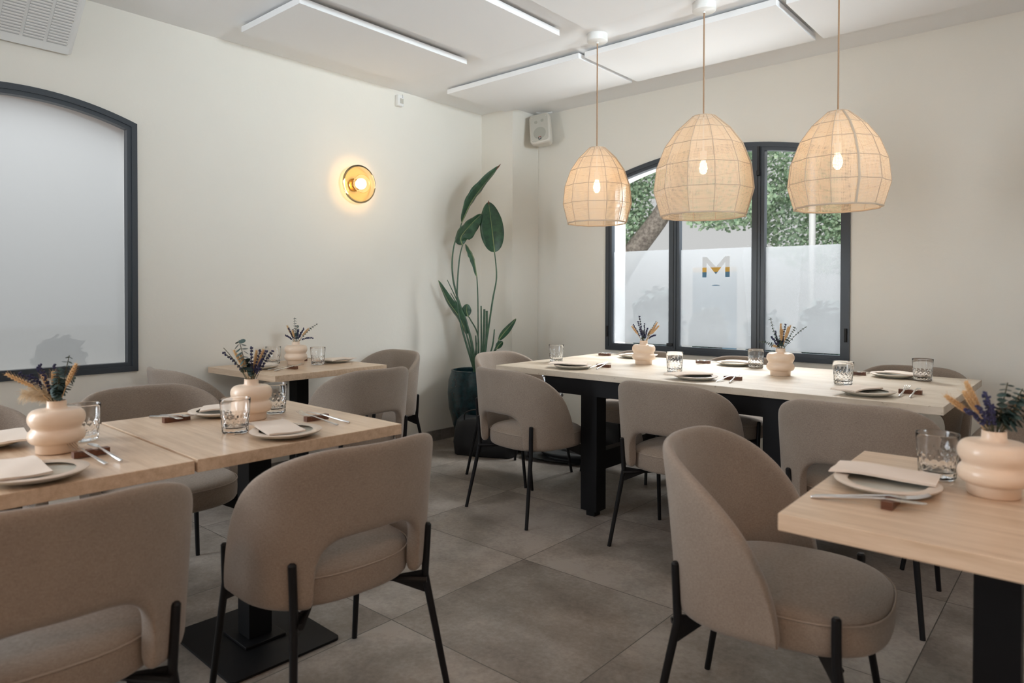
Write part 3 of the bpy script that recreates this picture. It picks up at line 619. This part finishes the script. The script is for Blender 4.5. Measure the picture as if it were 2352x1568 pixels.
vase(-2.327,1.246,ZT,'on the middle left oak table','dried bouquet of sparse lavender and wheat on the middle left oak table',
 [('lav',-.114,.091),('lav',.008,.113),('lav',.03,.101),('lav',.054,.10),('lav',.073,.10),('lav',.045,.07),('wheat',-.071,.099),('wheat',-.035,.085),('wheat',.008,.098),('wheat',.042,.103),('euc',-.042,.141,1.7),('euc',-.017,.06,1),('euc',.0,.05,1),('twig',-.095,.113)],2)
vase(-3.933,2.412,ZT,'on the wall side oak table','dried bouquet against the left wall below the wall lamp',
 [('wheat',.086,.084),('wheat',-.057,.1),('wheat',-.02,.07),('wheat',-.03,.055),('lav',-.072,.04),('lav',-.045,.085),('lav',.048,.084),('lav',.113,.022),('lav',.025,.075),('lav',.0,.07),('lav',.035,.06),('lav',-.02,.075),('euc',-.017,.155,.7),('euc',.138,.115,.6),('euc',.017,.108,.8)],3)
vase(-2.155,3.754,ZL,'on the stone table before the left window light','dried bouquet with a wheat bunch leaning right, left one on the stone table',
 [('lav',-.031,.152),('lav',-.042,.12),('lav',-.06,.097),('lav',.007,.105),('lav',-.02,.09),('lav',.02,.08),('lav',.072,.037),('wheat',-.07,.088),('wheat',.077,.113,1.1),('wheat',.086,.094,1.1),('wheat',.05,.07,1.1),('wheat',.065,.085,1.1),('euc',.077,.125,.6),('euc',-.005,.065,.8),('euc',.01,.05,.8)],4)
vase(-1.301,3.723,ZL,'on the stone table before the right window light','dried bouquet with eucalyptus reaching both ways, right one on the stone table',
 [('euc',-.054,.165,.8),('euc',-.11,.036,.8),('euc',.133,.119,.5),('euc',.076,.116,.8),('euc',.007,.07,1),('euc',.02,.05,1),('euc',-.01,.05,1),('lav',-.028,.09),('lav',-.052,.063),('lav',.031,.128),('wheat',.003,.13),('wheat',.03,.115),('wheat',.058,.12),('wheat',-.034,.013),('wheat',.012,.10)],5)
vase(-.179,1.889,ZT,'on the right foreground oak table at the photo edge','dried bouquet of wheat and dark leaves, at the right photo edge',
 [('wheat',-.051,.107,1.4),('wheat',-.095,.075,1.4),('wheat',-.070,.088,1.4),('wheat',.07,.094,1.4),('lav',-.048,.09),('lav',-.08,.05),('lav',-.04,.07),('lav',-.027,.08),('lav',-.015,.06),('lav',-.06,.06),('twig',.051,.090),('euc',.018,.112,1.1),('euc',.045,.10,1.1),('euc',.07,.05,1.2),('euc',.035,.05,1.2),('euc',.0,.045,1.1),('euc',.06,.08,1.1)],6)
# ---------------------------------------------------------------- pendant lamps
def pendant(x,y,ztop,zbot,rmax,label,rot0=0):
    t=tag(empty('pendant_lamp',(x,y,H),rot0),label,'pendant lamp','woven pendant lamps')
    hh=ztop-zbot; prof=[(.13,1.0),(.30,.965),(.62,.80),(.86,.62),(.975,.42),(1.0,.24),(.90,0)]; prof=[(.22,1.0),(.54,.856),(.78,.69),(.945,.48),(1.0,.245),(.86,0)]
    NS=12; sub=8; nz=len(prof)
    def rad(f): # interpolate profile
        for (r0,z0),(r1,z1) in zip(prof,prof[1:]):
            if f<=z0 and f>=z1: q=(z0-f)/(z0-z1); return r0+(r1-r0)*q
        return prof[-1][0]
    fs_=[]; 
    for (r0,z0),(r1,z1) in zip(prof,prof[1:]):
        for k in range(4): fs_.append(z0+(z1-z0)*k/4)
    fs_.append(0)
    nodes=[z for _,z in prof]
    def P_(j,f):
        an=2*PI*j/(NS*sub); q=(j%sub)/sub; r=rad(f)*rmax; sag=(1-math.cos(2*PI*q))/2
        rr=r*(1-.020*sag)*((math.cos(PI/NS)/math.cos(PI/NS-2*PI/NS*q)) if True else 1)
        return Vector((rr*math.cos(an),rr*math.sin(an),ztop-H-hh*(1-f)))
    mb=MB(); W=NS*sub+1; vs=[P_(j%(NS*sub),f) for f in fs_ for j in range(W)]; fc=[(i*W+j,i*W+j+1,(i+1)*W+j+1,(i+1)*W+j) for i in range(len(fs_)-1) for j in range(W-1)]; mb.add(vs,fc)
    sh=mb.build('woven_shade',M_WOVEN,t,ang=180); uv=sh.data.uv_layers.new(name='UVMap'); cnt=int(2*PI*rmax/.0068); cz=hh/.0068; tot=0; cum=[0]
    for a_,b_ in zip(fs_,fs_[1:]): tot+=math.hypot((a_-b_)*hh,(rad(a_)-rad(b_))*rmax); cum.append(tot)
    for p in sh.data.polygons:
        for li in p.loop_indices:
            vi=sh.data.loops[li].vertex_index; i,j=divmod(vi,W); uv.data[li].uv=(j/(W-1)*cnt,cum[i]/.0068)
    for f in nodes[1:-1]:
        mb=MB(); pts=[P_(j,f)*1.0 for j in range(NS*sub)]; mb.tube(pts+[pts[0],pts[1]],.0022,5,None,False); mb.build('hoop',M_CORDF,t)
    for f,r_ in ((1.0,.003),(0.0,.0048)):
        mb=MB(); pts=[P_(j,f)*1.0 for j in range(NS*sub)]; mb.tube(pts+[pts[0],pts[1]],r_,6,None,False); mb.build('rim',M_CORDF,t)
    for k in range(NS):
        mb=MB(); mb.tube([P_(k*sub,f) for f in fs_],.0022 if k else .0058,5); mb.build('rib',M_CORDF,t)
    mb=MB(); z0=ztop-H
    mb.tube([(0,0,-.045),(0,0,z0-.01)],.0042,8); mb.build('rope_cord',M_ROPE,t)
    mb=MB(); mb.lathe([(.0005,0),(.063,0),(.064,-.003),(.064,-.042),(.060,-.046),(.0005,-.046)],40); cn=mb.build('canopy',M_WHITEM,t,ang=50)
    mb=MB(); mb.tube([(0,0,-.046),(0,0,-.056)],.008,10); mb.build('cord_grip',M_WHITEM,cn)
    zb=zbot-H+hh*.50; mb=MB(); mb.tube([(0,0,z0-.005),(0,0,zb+.075)],.005,8); mb.tube([(0,0,zb+.085),(0,0,zb+.035)],.017,12); mb.build('socket',M_WHITEM,t)
    mb=MB(); mb.lathe([(.0005,zb-.045),(.010,zb-.043),(.019,zb-.030),(.023,zb-.012),(.020,zb+.010),(.012,zb+.03),(.011,zb+.038)],16); mb.build('bulb',M_BULB,t)
    for k in range(3):
        a=k*2*PI/3; mb=MB(); mb.tube([(.20*rmax*math.cos(a),.20*rmax*math.sin(a),z0),(0,0,z0-.002)],.002,5); mb.build('spider_wire',M_CORDF,t)
    light('pendant_glow','POINT',(x,y,zb+H-.012),2.6,(1,.62,.28),.035)
    return t
pendant(-2.38,3.56,2.147,1.680,.215,'woven bell pendant lamp, leftmost and smallest in view of three',R_(20))
pendant(-1.674,3.56,2.223,1.672,.272,'woven bell pendant lamp, middle and largest of three',R_(8))
pendant(-.975,3.56,2.126,1.660,.232,'woven bell pendant lamp, rightmost of three, with a thick vertical seam',R_(-52))
# ---------------------------------------------------------------- wall lamp
wl=tag(empty('wall_lamp',(WX,3.079,2.049)),'round amber glass wall lamp with glowing globe on the left wall','wall lamp')
MX=Matrix.Rotation(R_(90),4,'Y')   # z -> +x
mb=MB(); mb.lathe([(.0005,0),(.048,0),(.048,.018),(.030,.022),(.030,.062),(.0005,.062)],32,MX); mb.build('brass_mount',M_BRASS,wl,ang=40)
mb=MB(); pr=[(.030,.050)]+[(.088+.054*math.cos(R_(a)),.075+.040*math.sin(R_(a))) for a in range(-110,111,12)]+[(.068,.112)]; mb.lathe(pr,56,MX); mb.build('amber_glass_disc',M_AMBER,wl,ang=80)
mb=MB(); mb.tube([(.112,.068*math.cos(a),.068*math.sin(a)) for a in [2*PI*i/40 for i in range(42)]],.0016,6,None,False); mb.build('glass_rim',M_BRASS,wl)
mb=MB(); mb.ell((.095,0,0),.040,None,24,16); mb.build('opal_globe',M_OPAL,wl,ang=80)
light('wall_lamp_glow','POINT',(WX+.16,3.079,2.049),2.2,(1,.66,.30),.04)
# ---------------------------------------------------------------- motion sensor, speaker, ceiling unit
ms=tag(empty('motion_sensor',(WX,3.505,2.765)),'small white motion sensor high on the left wall','sensor')
mb=MB(); mb.box((.022,0,0),(.044,.060,.090),None,.008); mb.build('sensor_case',M_WHITE,ms,ang=60)
mb=MB(); mb.box((.0455,.004,-.005),(.003,.034,.040),None,.001); mb.build('lens_window',M_GREYP,ms,smooth=False)
mb=MB(); mb.tube([(.044,.004,-.042),(.048,.004,-.042)],.006,10); mb.build('indicator',M_WHITE,ms)
for k in range(3):
    mb=MB(); mb.tube([(.043,.012,.045-.010*k),(.0455,.012,.045-.010*k)],.0022,8); mb.build('indicator_dot',M_GASK,ms)
sp=tag(empty('loudspeaker',(-3.705,4.69,2.655)),'cream wall loudspeaker tilted down beside the corner pier under the ceiling','loudspeaker')
sp.rotation_euler=Euler((R_(-14),R_(-8),R_(20)),'XYZ')    # front towards -y local
def rrect(w_,h_,r,y,n=6): return [(sx*(w_/2-r)+r*math.cos(a),y,sz*(h_/2-r)+r*math.sin(a)) for sx,sz,a0 in((1,1,0),(-1,1,90),(-1,-1,180),(1,-1,270)) for a in [R_(a0+90*q/n) for q in range(n+1)]]
mb=MB(); mb.loops([rrect(.172,.262,.030,-.078),rrect(.184,.274,.034,-.072),rrect(.186,.276,.034,-.045),rrect(.182,.272,.034,-.040),rrect(.186,.276,.036,-.035),rrect(.12,.20,.04,.085)],True,True,True); mb.build('cabinet',M_SPK,sp,ang=50)
mb=MB(); mb.loops([rrect(.156,.246,.024,-.0785),rrect(.154,.244,.023,-.082)],True,True,True); gr=mb.build('grille',M_GREYP,sp,ang=40)
for cx,cz,r in ((0,-.048,.056),(-.030,.060,.014),(.028,.066,.014)):
    mb=MB(); mb.lathe([(.0005,0),(r,0),(r,.0022),(.0005,.0026)],28,Matrix.Translation((cx,-.0815,cz))@Matrix.Rotation(R_(90),4,'X')); mb.build('driver_cone',pm('driver_grey',(.40,.385,.33),.8),gr,ang=40)
for cx,cz in ((-.065,.105),(.065,.105),(-.065,-.105),(.065,-.105)):
    mb=MB(); mb.lathe([(.0005,0),(.004,0),(.004,.002),(.0005,.002)],10,Matrix.Translation((cx,-.0815,cz))@Matrix.Rotation(R_(90),4,'X')); mb.build('grille_screw',M_SPK,gr)
mb=MB(); mb.box((0,-.0835,-.098),(.024,.003,.026)); bd=mb.build('brand_badge',M_GASK,sp,smooth=False)
mb=MB(); mb.ell((0,-.0855,-.099),(.007,.0012,.006),None,12,6); mb.build('badge_mark',M_WHITE,bd)
mb=MB(); mb.box((0,-.0855,-.0875),(.020,.0012,.003)); mb.build('badge_bar',M_RED,bd,smooth=False)
mb=MB(); mb.box((0,.09,.02),(.03,.09,.03)); mb.box((0,.128,.03),(.07,.02,.11)); mb.build('wall_bracket',M_SPK,sp,smooth=False)
cb=MB(); cb.tube([(-3.80,4.72,2.852),(-3.765,4.71,2.835),(-3.71,4.70,2.822),(-3.65,4.70,2.815),(-3.62,4.72,2.82)],.006,8); tag(cb.build('speaker_cable',M_WHITE),'short white cable looping from the ceiling above the loudspeaker','cable')
ac=tag(empty('air_conditioner',(WX,.62,H)),'white slotted air conditioning unit at the ceiling in the top left corner','air conditioner')
mb=MB(); prof=[(.005,-.325),(.03,-.335),(.33,-.05),(.34,-.03),(.34,0),(.005,0)]
rings=[[(x,y,z) for x,z in [(px_*s_+(1-s_)*.15,pz_*s_+(1-s_)*-.12) for px_,pz_ in prof]] for y,s_ in ((-.60,.965),(-.585,1),(.592,1),(.607,.965))]; mb.loops(rings,True,True,True); mb.build('casing',M_WHITE,ac,smooth=False)
d=(Vector((.33,0,-.05))-Vector((.03,0,-.335))); L_=d.length; d=d/L_; nrm=Vector((d.z,0,-d.x)); 
for c in range(11):
    y0=-.560+c*.1045; mb=MB()
    for k in range(19):
        q=Vector((.03,0,-.335))+d*(.055+k*.0165)+nrm*.002; u_=Vector((0,1,0)); a_=q+u_*y0; 
        mb.add([a_,a_+u_*.090,a_+u_*.090+d*.008+nrm*.005,a_+d*.008+nrm*.005,a_+d*.010,a_+u_*.090+d*.010],[(0,1,2,3),(3,2,5,4)])
    mb.build('louvre_row',M_WHITEM,ac,smooth=False)
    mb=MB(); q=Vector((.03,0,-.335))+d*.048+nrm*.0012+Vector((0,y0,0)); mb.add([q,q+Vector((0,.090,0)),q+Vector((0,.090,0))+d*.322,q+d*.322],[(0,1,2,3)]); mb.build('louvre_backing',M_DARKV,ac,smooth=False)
for c in (-.55,.575):
    mb=MB()
    for f in (.06,.2,.34): mb.ell(Vector((.03,c,-.335))+d*f+nrm*.002,.004,None,6,4)
    mb.build('screw',M_GREYP,ac)
# ---------------------------------------------------------------- plant
pot=tag(empty('plant_pot',(-3.90,4.06,0)),'dark teal glazed pot in the corner behind the stone table','pot')
ZP=.609
mb=MB(); mb.lathe([(.0005,.06),(.12,.06),(.15,.07),(.19,.16),(.225,.30),(.235,.42),(.228,.53),(.205,.595),(.205,.612),(.190,.614),(.186,.60),(.205,.54),(.0005,.53)],48,None); mb.build('glazed_body',M_TEAL,pot,ang=50)
mb=MB(); mb.lathe([(.0005,.56),(.19,.555)],32); mb.build('soil',M_SOIL,pot)
mb=MB(); mb.lathe([(.0005,0),(.13,0),(.135,.01),(.125,.06),(.0005,.06)],32); mb.build('pot_stand',M_BLACKM,pot)
pl=tag(empty('bird_of_paradise',(-3.88,4.04,.55)),'tall bird of paradise plant with drooping green leaves in the teal pot','plant')
def V3(p): return Vector(p)-Vector((-3.88,4.04,.55))
def smoothpts(pts,n=6):
    pts=[Vector(p) for p in pts]; out=[]
    for i in range(len(pts)-1):
        p0=pts[max(i-1,0)];p1=pts[i];p2=pts[i+1];p3=pts[min(i+2,len(pts)-1)]
        for k in range(n):
            t=k/n; out.append(.5*((2*p1)+(-p0+p2)*t+(2*p0-5*p1+4*p2-p3)*t*t+(-p0+3*p1-3*p2+p3)*t**3))
    out.append(pts[-1]); return out
def stem(pts,r0=.009,r1=.004,name='leaf_stalk'):
    q=smoothpts([V3(p) for p in pts]); mb=MB(); n=len(q); mb.tube(q,[r0+(r1-r0)*i/(n-1) for i in range(n)],7); return mb.build(name,M_STEM,pl)
def blade(pts,wmax,stalk,nrm_bias=(0,0,0),fold=.25,peak=.45,wav=.0,tip=False,seed=0):
    q=smoothpts([V3(p) for p in pts],8); n=len(q); mb=MB(); rg=random.Random(seed); rows=[]; view=Vector(nrm_bias).normalized() if Vector(nrm_bias).length else -Fv
    for i,p in enumerate(q):
        f=i/(n-1); T_=(q[min(i+1,n-1)]-q[max(i-1,0)]).normalized(); side=T_.cross(view).normalized(); up=side.cross(T_).normalized()
        wd=wmax*(math.sin(PI*min(1,f**(math.log(.5)/math.log(peak))))**.75) if 0<f<1 else .0008
        row=[]
        for k in range(-4,5):
            a=k/4; row.append(p+side*wd*a+up*(-fold*wd*abs(a)**1.3)+up*(wav*wd*math.sin(i*1.1+k)*abs(a)))
        rows.append(row)
    mb.loops(rows,False); o=mb.build('leaf',M_LEAF,stalk,ang=180); md=o.modifiers.new('s','SOLIDIFY'); md.thickness=.0012
    m2=MB(); m2.tube(q,[.0045*(1-.8*i/(n-1)) for i in range(n)],6); m2.build('midrib',M_RIB,stalk)
    if tip:
        m3=MB(); m3.tube([q[-3],q[-2],q[-1],q[-1]+(q[-1]-q[-2])*1.2],[.003,.006,.005,.001],6); m3.build('dry_tip',M_TIP,stalk)
    return o
S={'L1s':[(-3.838,3.995,.594),(-3.876,3.968,.888),(-3.968,3.894,1.246),(-3.994,3.874,1.441),(-3.986,3.884,1.621),(-3.954,3.914,1.751),(-3.939,3.928,1.816)],'L1b':[(-3.939,3.928,1.816),(-3.886,3.976,1.976),(-3.816,4.039,2.11),(-3.713,4.131,2.281)],
'L2s':[(-3.844,3.99,.594),(-3.935,3.918,.985),(-3.961,3.899,1.213),(-3.952,3.912,1.507),(-3.932,3.931,1.637)],'L2b':[(-3.932,3.931,1.637),(-3.941,3.924,1.702),(-3.884,3.975,1.8),(-3.816,4.035,1.89)],
'L3s':[(-3.82,4.011,.594),(-3.785,4.045,.79),(-3.743,4.087,1.181),(-3.72,4.11,1.377),(-3.734,4.101,1.576)],'L3b':[(-3.734,4.101,1.576),(-3.745,4.093,1.703),(-3.762,4.082,1.866),(-3.775,4.072,1.988)],
'L4s':[(-3.826,4.006,.594),(-3.828,4.008,.839),(-3.834,4.009,1.214),(-3.842,4.005,1.377)],'L4b':[(-3.842,4.005,1.377),(-3.859,3.992,1.507),(-3.882,3.973,1.58),(-3.913,3.948,1.645)],
'L5s':[(-3.844,3.99,.594),(-3.875,3.967,.79),(-3.899,3.948,.904)],'L5b':[(-3.899,3.948,.904),(-3.947,3.908,1.05),(-4.017,3.851,1.18),(-4.08,3.799,1.348)],
'L8s':[(-3.826,4.006,.594),(-3.829,4.008,.888),(-3.877,3.969,1.026),(-3.892,3.956,1.054)],'L8b':[(-3.892,3.956,1.054),(-3.902,3.948,1.099),(-3.899,3.952,1.156)],
'L14s':[(-3.807,4.022,.594),(-3.741,4.082,.741),(-3.703,4.117,.859)],'L14b':[(-3.703,4.117,.859),(-3.675,4.142,.913),(-3.638,4.174,.97),(-3.596,4.212,1.038)],
'L15s':[(-3.807,4.022,.594),(-3.735,4.087,.749),(-3.714,4.105,.79)],'L15b':[(-3.714,4.105,.79),(-3.699,4.12,.823),(-3.675,4.14,.849)]}
vw=-Fv
for k,wd,bias,fold,pk,wav,tp in (('L1',.058,Rv*.9+vw*.45,.5,.5,.06,True),('L2',.075,vw+Uv*.4-Rv*.3,.35,.5,.08,False),('L3',.097,vw+Rv*.1,.12,.45,.03,True),('L4',.034,vw*.6+Rv,.5,.5,.1,False),('L5',.046,vw*.6-Rv*.5,.5,.4,.03,False),('L8',.040,vw,.2,.5,.05,False),('L14',.030,vw+Uv*.6,.4,.45,.04,False),('L15',.026,vw,.3,.5,.0,False)):
    s_=stem(S[k+'s'],.010 if k in('L1','L2','L3','L5') else .007,.0045); blade(S[k+'b'],wd,s_,bias,fold,pk,wav,tp)
for pts,r0,r1 in (([(-3.836,3.997,.594),(-3.862,3.978,.79),(-3.904,3.945,1.002),(-3.955,3.904,1.164),(-4.024,3.847,1.352)],.011,.003),([(-3.838,3.995,.594),(-3.935,3.919,1.067),(-4.002,3.864,1.246)],.008,.003),([(-3.82,4.011,.594),(-3.809,4.023,.774),(-3.813,4.026,1.14)],.009,.006),([(-3.814,4.017,.594),(-3.797,4.034,.79),(-3.793,4.043,1.113)],.011,.009),([(-3.807,4.022,.594),(-3.779,4.05,.839),(-3.778,4.056,1.1)],.012,.010),([(-3.838,3.995,.594),(-3.837,3.998,.725),(-3.844,3.995,.899)],.010,.005),([(-3.801,4.027,.594),(-3.744,4.08,.79),(-3.729,4.095,.95)],.009,.005),([(-3.87,4.0,.594),(-3.855,4.0,.70),(-3.838,4.0,.84)],.009,.005)):
    stem(pts,r0,r1,'cut_stalk')
# ---------------------------------------------------------------- black bags and gear on the floor
def lump(name,c,r,rz,label,cat,seed,amp=.12,flat=.0,hard=2.6):
    rg=random.Random(seed); ph=[(rg.uniform(0,6),rg.uniform(2,5),rg.uniform(2,6)) for _ in range(5)]; mb=MB(); nu,nv=40,20; rows=[]
    for i in range(nv+1):
        a=-PI/2+PI*i/nv; row=[]
        for j in range(nu):
            b=2*PI*j/nu; ca,sa=math.cos(a),math.sin(a); cb_,sb=math.cos(b),math.sin(b); e=2/hard
            x=math.copysign(abs(ca)**e,ca)*math.copysign(abs(cb_)**e,cb_); y=math.copysign(abs(ca)**e,ca)*math.copysign(abs(sb)**e,sb); z=math.copysign(abs(sa)**e,sa)
            m_=1+amp*sum(math.sin(p+q*b+s*a*1.3) for p,q,s in [(p,round(q),s) for p,q,s in ph])/3
            row.append((x*r[0]*m_,y*r[1]*m_,max(0.0,(z+1)*r[2]*(1+(m_-1)*.6))))
        rows.append(row)
    mb.loops(rows); o=mb.build(name,M_CLOTH,None,ang=60,loc=c); o.rotation_euler=(0,0,rz); return tag(o,label,cat)
bag=tag(empty('tote_bag',(-3.57,3.82,0),R_(22)),'black fabric bag standing on the floor in front of the teal pot','bag')
mb=MB(); rings=[]
for f,sx,sy,zz in ((0,.235,.085,0),(.02,.245,.095,.01),(.3,.25,.10,.10),(.6,.24,.09,.19),(.9,.225,.075,.265),(1,.215,.05,.28)):
    rings.append([(sx*math.copysign(abs(math.cos(a))**.5,math.cos(a))*(1+.02*math.sin(5*a+f*3)),sy*math.copysign(abs(math.sin(a))**.5,math.sin(a))*(1+.08*math.sin(7*a+f*5)),zz+(.015*math.sin(3*a) if f>.5 else 0)) for a in [2*PI*j/44 for j in range(44)]])
mb.loops(rings,True,True,True); mb.build('bag_body',M_CLOTH,bag,ang=50)
mb=MB(); mb.tube(smoothpts([(-.15,-.06,.26),(-.13,-.08,.33),(-.02,-.09,.36),(.10,-.08,.33),(.13,-.06,.26)]),.006,6); mb.build('bag_handle',M_CLOTH,bag)
lump('folded_cloth',(-2.99,4.07,0),(.27,.12,.038),R_(15),'low heap of black cloth on the floor near the stone table','cloth',4,.22)
lump('floor_bag',(-3.46,4.14,0),(.15,.13,.075),R_(10),'small slumped black bag on the floor right of the plant','bag',9,.2)
bp=tag(empty('backpack',(-2.92,4.60,0),R_(10)),'black backpack lying on the floor below the window, seen beyond the table leg','backpack')
b_=lump('bag_body',(0,0,0),(.18,.13,.14),0,'x','x',12,.10); b_.parent=bp
for k_ in ('label','category'): del b_[k_]
mb=MB(); mb.tube(smoothpts([(-.08,-.125,.06),(-.06,-.15,.15),(-.02,-.10,.26),(.03,-.03,.28)]),.010,6); mb.build('strap',M_CLOTH,bp)
gear=tag(empty('camera_gear',(-2.90,3.72,.497),R_(30)),'black and silver camera gear lying on a chair seat','camera gear')
mb=MB(); mb.box((0,0,.035),(.10,.07,.07),None,.01); mb.tube([(-.02,-.03,.045),(-.02,-.10,.05)],.030,16); mb.build('camera_body',M_CLOTH,gear,ang=40)
for k,(a,b) in enumerate((((.04,-.05,.02),(-.02,.02,.17)),((.07,-.02,.02),(.02,.03,.15)),((.00,-.07,.012),(.11,-.04,.05)))):
    mb=MB(); mb.tube([a,b],.009,8); mb.ell(b,.015,None,8,6); mb.build('clamp_arm',M_SILVER,gear)
# ---------------------------------------------------------------- outside
mb=MB(); mb.box((-4,6,-.25),(60,60,.1)); tag(struct(mb.build('pavement',M_PAVE,smooth=False)))
def leafcloud(mb,c,r,n,rg,s=(.035,.075)):
    for _ in range(n):
        while True:
            p=Vector((rg.uniform(-1,1),rg.uniform(-1,1),rg.uniform(-1,1)))
            if p.length<1: break
        p=Vector((p.x*r[0],p.y*r[1],p.z*r[2]))+Vector(c); l=rg.uniform(*s); d=Vector((rg.uniform(-1,1),rg.uniform(-1,1),rg.uniform(-1,.4))).normalized(); e=d.orthogonal().normalized()*l*.45
        mb.add([p,p+d*l*.5+e,p+d*l,p+d*l*.5-e],[(0,1,2,3)])
def tree(loc,trunk,clouds,label,seed):
    t=tag(empty('street_tree',loc),label,'tree','trees outside the window'); rg=random.Random(seed)
    mb=MB(); mb.tube(smoothpts([Vector(p) for p in trunk[0]]),None or [trunk[1]*(1-.5*i/(len(smoothpts(trunk[0]))-1)) for i in range(len(smoothpts(trunk[0])))],10); mb.build('trunk',M_BARK,t)
    for (p,q,r_) in trunk[2]:
        mb=MB(); mb.tube([p,q],[r_,r_*.4],6); mb.build('branch',M_BARK,t)
    mb=MB()
    for c,r,n in clouds: leafcloud(mb,c,r,n,rg)
    mb.build('crown',M_OUTLEAF,t,smooth=False)
tree((-6.3,9,-.2),([(0,0,0),(.25,0,1.0),(.85,0,1.95),(1.45,0,2.65),(2.0,.1,3.6)],.22,[((.8,0,1.9),(.2,-.2,3.4),.06),((1.5,0,2.7),(2.8,.2,3.3),.07),((1.5,0,2.7),(2.2,-.2,2.5),.03)]),
 [((.45,.1,2.75),(.75,.5,.75),5200),((.85,.0,3.6),(1.1,.7,.65),4200),((2.05,.2,3.6),(1.2,.7,.55),3600),((2.35,-.1,2.75),(.75,.4,.42),2000),((.35,.2,2.15),(.30,.3,.25),420)],'street tree with a leaning trunk outside the left window light',21)
tree((-2.9,11,-.2),([(0,0,0),(.1,0,2),(0,0,4)],.16,[]),[((-.3,0,3.9),(1.6,.7,1.1),9000),((-.2,.3,2.75),(1.4,.5,1.0),8500),((.6,.0,2.9),(1.0,.5,1.0),5200),((-1.7,0,2.9),(.8,.4,.40),1600)],'dense green street tree outside the right window light',22)
mb=MB(); mb.tube([(-2.76,9,-.2),(-2.76,9,4.2)],.04,14); tag(mb.build('street_pole',M_POLE),'thin white street pole seen through the right window light','pole')
hb=tag(empty('street_hoarding',(-5.41,12,-.2)),'yellow and blue street panel glimpsed through the letter cut in the film','panel')
mb=MB(); mb.box((0,0,.928),(.84,.06,1.856)); mb.build('blue_panel',M_BLUE,hb,smooth=False); mb=MB(); mb.box((0,0,1.90),(.84,.06,.085)); mb.build('yellow_band',M_YEL,hb,smooth=False)
def bush(x,y,h,r,seed,label):
    t=tag(empty('potted_shrub',(x,y,-.2)),label,'shrub','shrubs outside the frosted glass'); rg=random.Random(seed)
    mb=MB(); mb.lathe([(.0005,0),(.13,0),(.17,.38),(.15,.38),(.0005,.34)],20); mb.build('planter',M_GREYP,t); mb=MB(); mb.tube([(0,0,.3),(0,0,h*.6)],.02,6); mb.build('stem',M_BARK,t)
    mb=MB(); leafcloud(mb,(0,0,h-r*1.0),(r,r*.6,r*1.3),1500,rg,(.04,.08)); mb.build('foliage',M_BUSH,t,smooth=False)
bush(-2.95,5.36,1.42,.24,1,'blurred shrub behind the left light of the far window'); bush(-2.45,5.32,1.28,.14,2,'blurred slim shrub behind the left part of the middle window light')
bush(-1.97,5.32,1.26,.14,3,'blurred slim shrub behind the right part of the middle window light'); bush(-1.54,5.36,1.34,.20,4,'blurred shrub behind the right light of the far window')
bush(-4.80,.80,1.06,.20,5,'blurred shrub behind the frosted left window, left of the bouquet'); bush(-4.80,1.33,1.12,.19,6,'blurred shrub behind the frosted left window, right of the bouquet')
